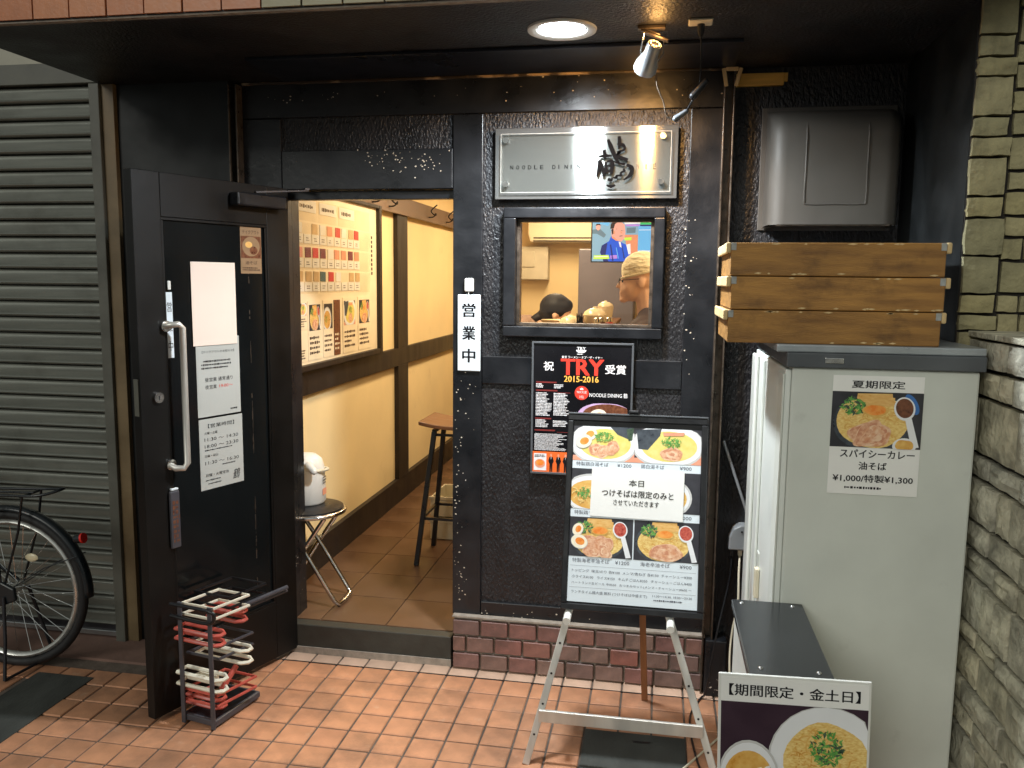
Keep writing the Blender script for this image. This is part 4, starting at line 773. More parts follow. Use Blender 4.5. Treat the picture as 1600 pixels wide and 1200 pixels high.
mt('トッピング  味玉/のり 各¥100  メンマ/青ねぎ 各¥150  チャーシュー¥300', .03, .955, .815, .833); mt('小ライス¥100   ライス¥150   キムチごはん¥350   チャーシューごはん¥400', .03, .955, .850, .868); mt('ハートランド生ビール 中¥550   おつまみセット(メンマ・チャーシュー)¥600 〜', .03, .955, .885, .903)
mt('ランチタイム麺大盛 無料 (つけそばは中盛まで)', .03, .62, .935, .955); mt('11:30〜14:30, 18:00〜23:30', .66, .96, .932, .946); greek(q, PU(.67), PU(.97), PV(.968), PV(.955), Y2, 0, 1, .8, 77)
for v in (.797, .918): q.rect(PU(.015), PU(.985), PV(v+.0012), PV(v), Y2)
tag(q.build('lettering', 'ink_soft', o), kind='stuff')
o2 = sheet('notice_sheet', 'white notice sheet taped over the middle of the menu board', 'notice', None, (0, 0, 0), 0, 0.312, 0.165, 'paper')
M_ = Matrix.Translation((-0.0635, -0.555, 0.516)) @ Matrix.Rotation(-lean, 4, 'X') @ Matrix.Translation((0.006, -0.0085, PV(.515)))
o2.matrix_world = M_ @ Matrix.Rotation(math.radians(0.6), 4, 'Y')
Y = -0.0006
lines(o2, 'ink', [('本日', -0.028, 0.022, 0.108, 0.130, Y, 0, .012), ('つけそばは限定のみと', -0.118, 0.122, 0.070, 0.094, Y, 0, .012), ('させていただきます', -0.078, 0.075, 0.042, 0.060, Y, 0, .010)])
# ---------------------------------------------------------------- vent hood, outlet, rod, cables on the right wall
vh = thing('vent_hood', 'dark grey metal exhaust vent hood on the stucco wall above the crates', 'vent hood', (0.585, 0.03, 1.83))
B('flange', 'hood_metal', vh, -0.235, 0.235, -0.010, -0.001, -0.01, 0.435, bevel=0.002)
q = MB(); rows = []; W2, Hh, D = 0.218, 0.415, 0.175
def hood_ring(z):
    # outline in XY at height z: depth shrinks with a rounded shoulder at the top
    t = max(0, (z-0.30)/0.115); d = D*math.sqrt(max(0.0, 1-min(t, 1)**2.6))+0.004; r_ = min(0.055, d*0.9); pts = [(-W2, -0.0105)]
    for k in range(7): a = math.pi/2*k/6; pts.append((-W2+r_-r_*math.cos(a), -0.0105-(d-r_)-r_*math.sin(a)))
    for k in range(7): a = math.pi/2*k/6; pts.append((W2-r_+r_*math.sin(a), -0.0105-(d-r_)-r_*math.cos(a)))
    return pts+[(W2, -0.0105)]
zs = [0.0, 0.10, 0.20, 0.28, 0.31, 0.335, 0.36, 0.38, 0.395, 0.405, 0.412, 0.415]; vs = []; fs = []
for z in zs: vs += [(x, y, z) for x, y in hood_ring(z)]
k_ = len(hood_ring(0))
for i in range(len(zs)-1): fs += [(i*k_+j, i*k_+j+1, (i+1)*k_+j+1, (i+1)*k_+j) for j in range(k_-1)]
fs.append(tuple((len(zs)-1)*k_+j for j in range(k_))); q.add(vs, fs); q.build('hood', 'hood_metal', vh, smooth=40)
q = MB(); f_ = -0.0105-D-0.0045
q.tube(smooth_path([(-0.10, f_+0.012, 0.345), (-0.10, f_, 0.31), (-0.10, f_, 0.2), (-0.10, f_, 0.085), (-0.088, f_, 0.07), (0.0, f_, 0.07), (0.09, f_, 0.07), (0.104, f_, 0.085), (0.104, f_, 0.2), (0.104, f_, 0.31), (0.104, f_+0.012, 0.345)], 3), 0.0028, 6); q.build('pressed_rib', 'hood_metal', vh, smooth=60)
q = MB(); q.bar((-W2, -0.02, -0.002), (-W2+0.03, f_+0.01, -0.002), 0.004, 0.006); q.bar((-W2+0.03, f_+0.006, -0.002), (W2-0.03, f_+0.006, -0.002), 0.004, 0.006); q.bar((W2, -0.02, -0.002), (W2-0.03, f_+0.01, -0.002), 0.004, 0.006); q.build('lower_lip', 'rail_metal', vh)
ot = thing('outdoor_socket', 'grey weatherproof power socket box on the wall behind the cabinet', 'socket', (0.345, 0.03, 0.59))
q = MB(); q.prism([(-0.052, 0.0), (0.05, 0.0), (0.05, 0.1), (-0.01, 0.1), (-0.035, 0.085), (-0.05, 0.05)], -0.055, -0.001); q.build('cover', 'lid_steel', ot, bevel=0.005); MB().tube([(-0.004, -0.056, 0.075), (-0.004, -0.0575, 0.075)], 0.004, 8).build('screw', 'dark_metal', ot)
B('plug', 'black_plastic', ot, -0.045, -0.028, -0.045, -0.02, -0.028, -0.0005, bevel=0.003); B('plug', 'cream_plastic', ot, -0.014, 0.002, -0.045, -0.02, -0.026, -0.0005, bevel=0.003)
c = thing('black_cable', 'black power cable running from the wall socket down to the floor', 'cable', (0, 0, 0))
MB().tube(smooth_path([(0.309, -0.003, 0.562), (0.303, -0.03, 0.48), (0.272, -0.07, 0.34), (0.25, -0.085, 0.22), (0.235, -0.09, 0.1), (0.222, -0.085, 0.02), (0.205, -0.1, 0.006), (0.16, -0.25, 0.005), (0.17, -0.5, 0.005), (0.22, -0.8, 0.005)]), 0.004, 6).build('cable', 'black_plastic', c, smooth=60)
c = thing('white_cable', 'white power cable hanging from the wall socket behind the small box and across the tiles', 'cable', (0, 0, 0))
MB().tube(smooth_path([(0.339, -0.003, 0.564), (0.334, -0.05, 0.5), (0.33, -0.1, 0.40), (0.312, -0.12, 0.3), (0.305, -0.14, 0.2), (0.31, -0.17, 0.06), (0.31, -0.22, 0.006), (0.285, -0.32, 0.005), (0.136, -0.577, 0.005), (0.05, -0.72, 0.005), (0.06, -0.95, 0.005)]), 0.004, 6).build('cable', 'cream_plastic', c, smooth=60)
c = thing('thin_rod', 'thin grey rod leaning against the wall behind the cabinet', 'rod', (0.4, 0.0, 0)); MB().tube([(-0.138, -0.0, 1.01), (0.02, -0.02, 0.565), (0.21, -0.03, 0.01)], 0.006, 8).build('rod', 'lid_steel', c, smooth=60); MB().sphere((-0.138, 0.0, 1.012), 0.007, 8).build('tip', 'lid_steel', c)
# ---------------------------------------------------------------- steel cabinet
cb = thing('storage_cabinet', 'tall pale grey-green storage cabinet with dark lid standing against the right wall', 'cabinet', (0.60, -0.88, 0))
B('body', 'cabinet_paint', cb, -0.235, 0.245, 0.0, 0.72, 0.05, 1.395, bevel=0.006)
B('plinth', 'dark_metal', cb, -0.22, 0.23, 0.02, 0.70, 0.0, 0.0495)
lid = B('lid', 'cabinet_lid', cb, -0.252, 0.255, -0.012, 0.70, 1.3955, 1.436, bevel=0.003); B('lid_top', 'lid_steel', lid, -0.28, 0.255, -0.006, 0.70, 1.4365, 1.458, bevel=0.004)
q = MB(); q.box(-0.153, -0.105, -0.0155, -0.0125, 1.409, 1.424); q.build('latch', 'chrome', lid, bevel=0.002)
# left side is the door side
dd = MB(); dd.box(-0.252, -0.2355, 0.006, 0.714, 0.06, 1.388); cdr = dd.build('door', 'cabinet_door', cb, bevel=0.004)
B('door_rib', 'cabinet_door', cdr, -0.262, -0.2525, 0.42, 0.47, 0.07, 1.375, bevel=0.004); B('door_rib', 'cabinet_door', cdr, -0.266, -0.2525, 0.60, 0.712, 0.07, 1.375, bevel=0.006); B('door_edge', 'cabinet_paint', cdr, -0.258, -0.2525, 0.004, 0.09, 0.07, 1.375, bevel=0.002)
B('handle', 'cream_plastic', cdr, -0.268, -0.2525, 0.33, 0.36, 0.60, 0.70, bevel=0.004); B('handle_recess', 'cabinet_paint', cdr, -0.2545, -0.2522, 0.365, 0.405, 0.58, 0.74)
# cabinet poster
o = sheet('summer_poster', 'white summer special noodle poster stuck on the cabinet face', 'poster', None, (0.5905, -0.8825, 1.047), 0, 0.234, 0.330, 'paper')
Y = -0.0006; q = MB()
lines(o, 'ink', [('夏期限定', -0.068, 0.068, 0.296, 0.317, Y, 0, .02), ('スパイシーカレー', -0.088, 0.104, 0.104, 0.126, Y, 0, .02), ('油そば', -0.038, 0.034, 0.070, 0.092, Y, 0, .02), ('¥1,000/特製¥1,300', -0.104, 0.104, 0.034, 0.056, Y, 0, .02)]); greek(q, -0.072, 0.075, 0.014, 0.024, Y, 0, 1, .7, 15)
tag(q.build('small_print', 'ink', o), kind='stuff'); photo('spicy', -0.117, 0.117, 0.132, 0.286, Y, 81).build('food_photo', FOOD, o)
# ---------------------------------------------------------------- three noodle crates
for k, (dx, lab) in enumerate(((0.0, 'bottom'), (0.004, 'middle'), (0.002, 'top'))):
    z0 = 1.4585+0.0925*k
    cr = thing('noodle_crate', {'bottom': 'yellowish wooden noodle crate, lowest of the stack on the cabinet', 'middle': 'worn wooden noodle crate in the middle of the stack on the cabinet', 'top': 'wooden noodle crate on top of the stack on the cabinet'}[lab], 'crate', (0.465+dx, -0.68, z0), (0.0, 0.004, -0.006)[k], 'noodle crates stacked on the cabinet')
    # sides
    B('side_board', 'crate_wood', cr, -0.277, 0.277, -0.185, -0.170, 0.0, 0.0905, bevel=0.003); B('side_board', 'crate_wood', cr, -0.277, 0.277, 0.170, 0.185, 0.0, 0.0905, bevel=0.003)
    B('end_board', 'crate_wood', cr, -0.277, -0.262, -0.1695, 0.1695, 0.0, 0.0905, bevel=0.003); B('end_board', 'crate_wood', cr, 0.262, 0.277, -0.1695, 0.1695, 0.0, 0.0905, bevel=0.003)
    B('base_board', 'crate_wood', cr, -0.2615, 0.2615, -0.1695, 0.1695, 0.002, 0.010)
    for s_ in (-1, 1):
        q = MB(); q.box(min(s_*0.277, s_*0.290)+(0.0005 if s_ > 0 else -0.0005), max(s_*0.277, s_*0.290)+(0.0005 if s_ > 0 else -0.0005), -0.186, 0.186, 0.062, 0.0915); q.build('end_cleat', 'crate_worn', cr, bevel=0.004)
        q = MB(); q.box(min(s_*0.263, s_*0.277), max(s_*0.263, s_*0.277), -0.1865, -0.1853, 0.070, 0.090); q.build('corner_plate', 'plate_worn', cr, bevel=0.001)
    q = MB(); rr = random.Random(k+70)
    for j in range(14):
        x = rr.uniform(-0.25, 0.25) if k != 1 else rr.choice((rr.uniform(0.02, 0.26), rr.uniform(-.2, .26))); w = rr.uniform(.008, .03); z = rr.choice((0.0865, 0.003+rr.random()*.004)); q.flat([(x, z), (x+w*.6, z-.002), (x+w, z+.001), (x+w*.5, z+.003)], -0.18535)
    tag(q.build('worn_edge', 'crate_worn', cr), kind='stuff')
# ---------------------------------------------------------------- small box with glossy black top, weekend poster in front
bx = thing('low_stand', 'narrow white box stand with a glossy black top in front of the cabinet', 'stand', (0.327, -1.13, 0))
B('body', 'cabinet_door', bx, -0.088, 0.088, -0.235, 0.235, 0.02, 0.700, bevel=0.004)
pm('glossy_top', S(50, 52, 54), 0.22, metal=0.35, var=0.2, scale=3, rvar=0.1)
tp = B('top', 'glossy_top', bx, -0.097, 0.097, -0.243, 0.243, 0.7005, 0.722, bevel=0.003)
for (x, y) in ((-0.072, 0.215), (0.066, 0.215), (-0.066, -0.19), (0.066, -0.19)): MB().sphere((x, y, 0.722), (0.007, 0.007, 0.004), 10).build('bolt', 'bolt', tp, smooth=60)
q = MB()
for (x, y) in ((-0.07, -0.215), (0.07, -0.215), (-0.07, 0.215), (0.07, 0.215)): q.box(x-.012, x+.012, y-.012, y+.012, 0, 0.0195)
for i in range(0, len(q.v), 8):
    p_ = MB(); p_.v = q.v[i:i+8]; p_.f = q.f[:6]; p_.m = [0]*6; p_.build('foot', 'black_plastic', bx)
o = thing('weekend_poster', 'large noodle poster panel with black bracketed heading in the foreground', 'poster', (0.338, -1.392, 0.27), rot=(0, math.radians(-1.5), 0))
B('panel', 'white_plastic', o, -0.166, 0.166, 0.0, 0.008, 0.0, 0.47, bevel=0.002); B('print_sheet', 'paper', o, -0.160, 0.160, -0.001, -0.0002, 0.006, 0.464)
q = MB(); Y = -0.0016; text(q, '【期間限定・金土日】', -0.142, 0.142, 0.420, 0.448, Y, 0, .018); q.build('lettering', 'ink', o)
photo('weekend', -0.160, 0.160, 0.19, 0.405, Y, 91).build('food_photo', FOOD, o)
# legs that carry the panel
for s_ in (-1, 1): B('leg', 'white_plastic', o, s_*0.13-0.008, s_*0.13+0.008, 0.001, 0.007, -0.268, -0.0005)
# ---------------------------------------------------------------- bicycle (rear half is in view)
bk = thing('bicycle', 'dark city bicycle parked by the shutter, rear wheel with red reflector', 'bicycle', (-2.60, -0.36, 0), math.radians(2))
def torus(c, Rr, r_, n=48, m=8, flat=1.0): return MB().tube([(c[0]+Rr*math.cos(2*math.pi*i/n), c[1], c[2]+Rr*math.sin(2*math.pi*i/n)) for i in range(n)], r_, m, closed=True)
for cx in (0.0, -1.08):
    wh = torus((cx, 0, 0.335), 0.316, 0.019).build('wheel', 'tyre', bk, smooth=60)
    torus((cx, 0, 0.335), 0.286, 0.0125, m=6).build('rim', 'rim_alloy', wh, smooth=60)
    MB().tube([(cx, -0.05, 0.335), (cx, 0.05, 0.335)], 0.02, 12).build('hub', 'rim_alloy', wh, smooth=40)
    for k in range(28):
        a = 2*math.pi*k/28; b = a+(0.55 if k % 2 else -0.55); s_ = 0.028 if (k//2) % 2 else -0.028
        MB().tube([(cx+0.02*math.cos(b), s_, 0.335+0.02*math.sin(b)), (cx+0.277*math.cos(a), 0, 0.335+0.277*math.sin(a))], 0.0013, 4).build('spoke', 'chrome', wh)
    if cx == 0: MB().sphere((0.10, -0.012, 0.478), (0.03, 0.006, 0.018), 10).build('spoke_reflector', 'amber_lens', wh, smooth=60)
# mudguard
q = MB(); vs = []; fs = []; n = 36
for i in range(n+1):
    a = math.radians(-2+165*i/n); 
    for (dy, dr) in ((-0.026, -0.014), (-0.016, 0.0), (0.0, 0.004), (0.016, 0.0), (0.026, -0.014)): rr_ = 0.352+dr; vs.append((rr_*math.cos(a), dy, 0.335+rr_*math.sin(a)))
for i in range(n): fs += [(i*5+j, i*5+j+1, (i+1)*5+j+1, (i+1)*5+j) for j in range(4)]
q.add(vs, fs); mg = q.build('mudguard', 'bike_dark', bk, smooth=60)
sd = mg.modifiers.new('s', 'SOLIDIFY'); sd.thickness = 0.0015
MB().tube([(0.292, -0.0, 0.562), (0.322, 0, 0.568)], [0.016, 0.02], 12).build('reflector_body', 'bike_dark', mg, smooth=40); MB().tube([(0.3225, 0, 0.568), (0.331, 0, 0.570)], 0.021, 14).build('reflector', 'red_lens', mg, smooth=40)
for s_ in (-1, 1): MB().tube([(0.0, s_*0.05, 0.335), (0.18, s_*0.042, 0.45), (0.315, s_*0.028, 0.50)], 0.0025, 6).build('mudguard_stay', 'bike_dark', mg)
# frame
q = MB()
for s_ in (-1, 1): q.tube([(0.0, s_*0.055, 0.335), (-0.42, s_*0.03, 0.29)], 0.009, 8); q.tube([(0.0, s_*0.055, 0.335), (-0.46, s_*0.02, 0.70)], 0.008, 8)
q.tube([(-0.42, 0, 0.29), (-0.50, 0, 0.80)], 0.016, 10); q.tube([(-0.42, 0, 0.29), (-0.92, 0, 0.72)], 0.018, 10); q.tube([(-0.46, 0, 0.52), (-0.91, 0, 0.80)], 0.016, 10); q.tube([(-0.90, 0, 0.90), (-0.95, 0, 0.64)], 0.018, 10)
for s_ in (-1, 1): q.tube([(-0.95, s_*0.03, 0.64), (-1.08, s_*0.05, 0.335)], 0.01, 8)
q.build('frame', 'bike_dark', bk, smooth=60)
q = MB(); q.prism([(-0.45, 0.24), (-0.40, 0.375), (0.0, 0.385), (0.055, 0.36), (0.06, 0.31), (0.0, 0.285), (-0.38, 0.22)], -0.068, -0.05); q.build('chain_cover', 'bike_dark', bk, bevel=0.006)
q = MB(); q.tube(smooth_path([(-0.42, -0.055, 0.735), (0.0, -0.055, 0.745), (0.18, -0.055, 0.752), (0.25, 0.0, 0.77), (0.18, 0.055, 0.752), (0.0, 0.055, 0.745), (-0.42, 0.055, 0.735)], 4), 0.006, 8); q.tube([(-0.4, 0, 0.735), (0.12, 0, 0.748)], 0.005, 8)
for x in (-0.3, -0.1, 0.1): q.tube([(x, -0.055, 0.742), (x, 0.055, 0.742)], 0.005, 6)
q.tube([(0.11, -0.055, 0.747), (0.085, -0.058, 0.60), (0.0, -0.058, 0.345)], 0.005, 6); q.tube([(0.11, 0.055, 0.747), (0.085, 0.058, 0.60), (0.0, 0.058, 0.345)], 0.005, 6); q.tube([(-0.03, -0.056, 0.742), (-0.005, -0.059, 0.345)], 0.005, 6); q.build('luggage_rack', 'bike_dark', bk, smooth=60)
q = MB(); q.tube([(0.01, -0.07, 0.325), (0.03, -0.10, 0.15), (0.05, -0.14, 0.005)], 0.007, 8); q.tube([(0.01, 0.07, 0.325), (0.05, 0.09, 0.15), (0.09, 0.10, 0.005)], 0.007, 8); q.tube([(0.05, -0.14, 0.007), (0.09, -0.02, 0.02), (0.09, 0.10, 0.007)], 0.006, 8); q.build('kickstand', 'dark_metal', bk, smooth=60)
q = MB(); q.prism([(-0.66, 0.815), (-0.50, 0.82), (-0.37, 0.84), (-0.37, 0.875), (-0.5, 0.87), (-0.66, 0.85)], -0.075, 0.075); q.build('saddle', 'black_plastic', bk, bevel=0.018)
q = MB(); q.tube(smooth_path([(-0.72, -0.27, 0.97), (-0.85, -0.24, 1.0), (-0.93, -0.1, 0.985), (-0.90, 0.0, 0.93), (-0.93, 0.1, 0.985), (-0.85, 0.24, 1.0), (-0.72, 0.27, 0.97)], 4), 0.011, 8); q.build('handlebar', 'chrome', bk, smooth=60)
MB().tube([(-0.42, -0.09, 0.29), (-0.42, 0.09, 0.29)], 0.02, 12).build('crank', 'dark_metal', bk); q = MB(); q.box(-0.35, -0.25, -0.17, -0.10, 0.18, 0.2); q.build('pedal', 'black_plastic', bk, bevel=0.004)
# ---------------------------------------------------------------- umbrella rack
ur = thing('umbrella_rack', 'dark umbrella stand with red, white and black locking hoops beside the open door', 'umbrella stand', (-1.605, -0.637, 0), math.radians(-12))
# local x to the right along the front, y away from the street
B('tray', 'rack_grey', ur, -0.078, 0.078, -0.01, 0.235, 0.008, 0.032, bevel=0.004); B('tray_inside', 'black_plastic', ur, -0.066, 0.066, 0.004, 0.222, 0.0322, 0.034)
for k, x in enumerate((-0.066, 0.07)): B('post', 'rack_grey', ur, x-0.009, x+0.009, -0.018, -0.0105, 0.0, 0.462, bevel=0.002)
q = MB(); q.tube(smooth_path([(-0.10, -0.024, 0.452), (0.07, -0.024, 0.452), (0.098, -0.022, 0.435), (0.07, -0.024, 0.405), (-0.10, -0.024, 0.408)], 4), 0.007, 8); q.build('clasp', 'black_plastic', ur, smooth=60)
def hoop(x0, x1, y0, y1, z, mat, dz=0.04, w=0.011, round_=False, tilt=0.0):
    p = MB()
    for zz_ in (z, z-dz):
        P = [(x0, y0, zz_), (x1, y0, zz_), (x1+0.028, y1, zz_+tilt), (x0+0.028, y1, zz_+tilt)]
        if round_: P = [(x0, y0, zz_), (x1-0.02, y0, zz_), (x1, y0+0.015, zz_), (x1, y0+0.035, zz_), (x1-0.02, y0+0.05, zz_), (x0, y0+0.05, zz_)]
        p.tube(P, w/2, 6, closed=True)
    return p.build('hoop', mat, ur, smooth=50)
hoop(-0.066, 0.075, 0.0, 0.155, 0.452, 'rack_white'); hoop(-0.10, 0.06, 0.10, 0.27, 0.455, 'black_plastic'); hoop(-0.066, 0.09, 0.12, 0.17, 0.392, 'rack_red', 0.035, 0.014, True)
q = MB(); q.bar((0.06, 0.15, 0.40), (0.17, 0.30, 0.445), 0.016, 0.012); q.bar((0.06, 0.17, 0.385), (0.16, 0.31, 0.425), 0.012, 0.01); q.build('arm', 'rack_grey', ur, bevel=0.003)
hoop(-0.10, 0.095, -0.005, 0.045, 0.352, 'rack_red', 0.036, 0.014, True); hoop(-0.07, 0.075, 0.02, 0.17, 0.30, 'rack_grey', 0.045); hoop(-0.098, 0.135, 0.09, 0.14, 0.262, 'rack_white', 0.045, 0.014, True)
hoop(-0.098, 0.10, -0.005, 0.045, 0.185, 'rack_white', 0.042, 0.015, True); hoop(-0.066, 0.08, 0.0, 0.175, 0.125, 'rack_red', 0.04); hoop(-0.09, 0.06, 0.03, 0.08, 0.085, 'rack_red', 0.03, 0.014, True)
q = MB(); q.box(-0.055, 0.04, 0.01, 0.06, 0.155, 0.17); q.build('lock_block', 'rack_white', ur, bevel=0.006); q = MB(); q.bar((0.07, 0.03, 0.13), (0.085, 0.10, 0.20), 0.018, 0.018); q.build('lock_lever', 'rack_red', ur, bevel=0.006)
# ---------------------------------------------------------------- things inside, seen through the doorway
nbd = thing('card_board', 'wall board of small cards in clear plastic pockets inside the doorway', 'notice board', (-1.689, 0.99, 1.178), math.pi/2)
# local x runs along +Y of the room (0 = middle), face toward local -Y = room +X
B('backing', 'paper_warm', nbd, -0.575, 0.555, -0.008, 0.0, 0.03, 0.86)
q = MB()
for b_ in ((0.5555, 0.60, 0.0, 0.88), (-0.60, 0.555, 0.0, 0.0295), (-0.60, -0.5755, 0.0305, 0.88), (-0.575, 0.555, 0.8605, 0.88)): q.box(b_[0], b_[1], -0.03, 0.0, b_[2], b_[3])
q.build('frame', 'dark_timber', nbd, bevel=0.003)
pm('card_maroon', S(120, 50, 60), 0.5, var=0.2); pm('card_teal', S(70, 104, 110), 0.5, var=0.2); pm('card_red', S(206, 60, 60), 0.5, var=0.2); pm('card_tan', S(206, 176, 130), 0.5, var=0.2)
rr = random.Random(12); cm = {}
for nm in ('paper', 'card_maroon', 'card_teal', 'card_red', 'card_tan', 'pr_salmon'): cm[nm] = MB().box(-0.042, 0.042, -0.0105, -0.0085, -0.022, 0.022).mesh('card', nm)
for r in range(4):
    for c_ in range(9):
        x = -0.53+0.094*c_; z = 0.405+0.115*r
        if r == 3: continue
        inst(cm['paper'], 'card', nbd, (x, 0, z), (0, rr.uniform(-.03, .03), 0))
        if rr.random() < .92: inst(cm[rr.choice(('card_maroon', 'card_teal', 'card_red', 'card_tan', 'pr_salmon', 'card_tan', 'paper'))], 'card', nbd, (x+rr.uniform(-.01, .01), 0, z+0.05), (0, rr.uniform(-.04, .04), 0), (0.8, 1, 1.1))
for c_ in range(3): inst(cm['paper'], 'card', nbd, (-0.44+0.26*c_, 0, 0.79), (0, 0, 0), (2.6, 1, 1.3))
q = MB()
for r in range(3):
    for c_ in range(9): greek(q, -0.55+0.094*c_, -0.51+0.094*c_, 0.392+0.115*r, 0.414+0.115*r, -0.011, 0, 2, .5, r*9+c_)
for c_ in range(3): greek(q, -0.52+0.26*c_, -0.36+0.26*c_, 0.775, 0.80, -0.011, 0, 1, .8, 90+c_)
tag(q.build('lettering', 'ink_brown', nbd), kind='stuff')
q = MB(); q.rect(0.44, 0.50, 0.44, 0.80, -0.0086, 1)
for k in range(9): q.rect(0.458, 0.482, 0.47+0.026*k, 0.487+0.026*k, -0.0092, 0)
q.build('vertical_strip', ['ink_brown', 'paper_warm'], nbd)
for k, (x, w, z0, z1, kd) in enumerate(((-0.515, 0.11, 0.2, 0.335, 'soup'), (-0.515, 0.11, 0.045, 0.19, None), (-0.37, 0.16, 0.045, 0.335, 'oil'), (-0.2, 0.13, 0.045, 0.335, 'tsuke'), (-0.08, 0.085, 0.045, 0.335, None), (0.1, 0.2, 0.045, 0.345, 'soup'), (0.33, 0.2, 0.045, 0.345, 'oil'))):
    B('flyer', 'paper_warm' if k != 4 else 'pr_brown', nbd, x-w/2, x+w/2, -0.0105, -0.0085, z0, z1)
    if kd: photo(kd, x-w*.42, x+w*.42, z0+(z1-z0)*.5, z1-(z1-z0)*.06, -0.0112, 200+k).build('flyer_photo', FOOD, nbd)
    q = MB(); greek(q, x-w*.4, x+w*.4, z0+(z1-z0)*.08, z0+(z1-z0)*.42, -0.0112, 0, 4, .6, 210+k); q.build('flyer_lettering', 'ink_brown' if k != 4 else 'paper_warm', nbd)
for r in range(4):
    for c_ in range(4):
        q = MB(); X_, Z_, Y_ = -0.57+0.247*c_, 0.372+0.115*r, -0.0155-0.002*((r+c_) % 2); NX = 6; q.add([(X_+0.24*i/NX, Y_-0.002*rr.random()-0.0015*(i % 2), Z_+0.106*j) for j in range(2) for i in range(NX+1)], [(i, i+1, i+NX+2, i+NX+1) for i in range(NX)]); q.build('plastic_pocket', 'vinyl', nbd, smooth=80)
crl = thing('coat_rail', 'long wooden coat rail with black hooks high on the cream wall', 'coat rail', (-1.7195, 2.3, 2.04))
B('board', 'coat_rail_wood', crl, 0.030, 0.048, -2.0, 1.6, 0.0, 0.115, bevel=0.003)
for y in (-1.95+0.32, -1.45, -0.85, -0.55, 0.35, 0.85, 1.35):
    MB().tube(smooth_path([(0.05, y, 0.03), (0.085, y+0.01, 0.035), (0.10, y+0.02, 0.06), (0.095, y+0.02, 0.045), (0.07, y, 0.075), (0.105, y+0.03, 0.12)], 4), 0.005, 6).build('hook', 'dark_metal', crl, smooth=60)
fs_ = thing('folding_stool', 'round black folding stool with chrome legs just inside the door', 'stool', (-1.565, 0.27, FZ))
MB().lathe([(0.01, 0.428), (0.145, 0.428), (0.152, 0.436), (0.150, 0.446), (0.12, 0.455), (0.01, 0.457)], 32).build('seat', 'black_plastic', fs_, smooth=40)
MB().tube([(0.156*math.cos(2*math.pi*i/40), 0.156*math.sin(2*math.pi*i/40), 0.430) for i in range(40)], 0.0105, 8, closed=True).build('seat_rim', 'chrome', fs_, smooth=60)
for s_, w in ((1, 0.085), (-1, 0.105)):
    P = [(-s_*0.11, -w, 0.42), (s_*0.02, -w, 0.23), (s_*0.145, -w, 0.03), (s_*0.16, -w+0.015, 0.012), (s_*0.165, 0, 0.011), (s_*0.16, w-0.015, 0.012), (s_*0.145, w, 0.03), (s_*0.02, w, 0.23), (-s_*0.11, w, 0.42)]
    MB().tube(P, 0.0105, 8).build('leg', 'chrome', fs_, smooth=60)
ap_ = thing('air_pot', 'white electric hot water pot standing on the folding stool', 'pot', (-1.60, 0.30, FZ+0.458))
MB().lathe([(0.085, 0.0), (0.092, 0.01), (0.09, 0.12), (0.086, 0.17), (0.075, 0.205), (0.05, 0.225), (0.01, 0.232)], 28).build('body', 'white_plastic', ap_, smooth=50)
MB().capsule((0.05, -0.075, 0.19), 0.02, (0.085, -0.10, 0.17), 0.016).build('spout', 'white_plastic', ap_, smooth=60); MB().tube(smooth_path([(0.0, -0.092, 0.15), (0.11, 0.0, 0.16), (0.0, 0.092, 0.15)], 6), 0.007, 8).build('handle', 'cream_plastic', ap_, smooth=60)
B('label', 'pr_salmon', ap_, 0.0915, 0.0925, -0.02, 0.02, 0.04, 0.07); q = MB(); q.x = Matrix.Rotation(math.pi/2, 4, 'Z'); greek(q, -0.02, 0.02, 0.09, 0.13, -0.0935, 0, 3, .6, 4); tag(q.build('lettering', 'ink', ap_), kind='stuff')
def bar_stool(label, loc, rz):
    t = thing('bar_stool', label, 'bar stool', loc, rz, 'high stools along the counter'); hgt = 0.745
    vs = []; n = 8; q = MB()
    for i in range(n+1):
        x = -0.19+0.38*i/n; zc = 0.022*(x/0.19)**2
        for y, dz in ((-0.16, 0), (0.16, 0)): vs += [(x, y, hgt-0.02+zc), (x, y, hgt+zc)]
    fs = []
    for i in range(n): a = i*4; b = a+4; fs += [(a+1, b+1, b+3, a+3), (a, a+2, b+2, b), (a, b, b+1, a+1), (a+2, a+3, b+3, b+2)]
    fs += [(0, 1, 3, 2), (n*4, n*4+2, n*4+3, n*4+1)]; q.add(vs, fs); q.build('seat', 'seat_wood', t, bevel=0.004)
    for sx in (-1, 1):
        for sy in (-1, 1): MB().bar((sx*0.12, sy*0.10, hgt-0.04), (sx*0.20, sy*0.17, 0.0), 0.024, 0.024, up=(1, 0, 0)).build('leg', 'black_plastic', t, bevel=0.002)
    for sx in (-1, 1): MB().bar((sx*0.12, -0.11, hgt-0.035), (sx*0.12, 0.11, hgt-0.035), 0.02, 0.014).build('seat_bearer', 'black_plastic', t)
    for sy in (-1, 1): MB().bar((-0.13, sy*0.105, hgt-0.055), (0.13, sy*0.105, hgt-0.055), 0.016, 0.012).build('seat_bearer', 'black_plastic', t)
    for a, b in (((-0.175, -0.145), (0.175, -0.145)), ((-0.175, 0.145), (0.175, 0.145)), ((-0.175, -0.145), (-0.175, 0.145)), ((0.175, -0.145), (0.175, 0.145))):
        MB().bar((a[0], a[1], 0.25), (b[0], b[1], 0.25), 0.014, 0.014).build('footrest', 'black_plastic', t)
    return t
bar_stool('high stool with brown wooden seat nearest the doorway', (-1.02, 0.98, FZ), 0)
bar_stool('high stool with brown wooden seat, second from the doorway', (-0.98, 1.72, FZ), 0)
bar_stool('high stool under the customer bending over the counter', (-0.98, 2.36, FZ), 0)
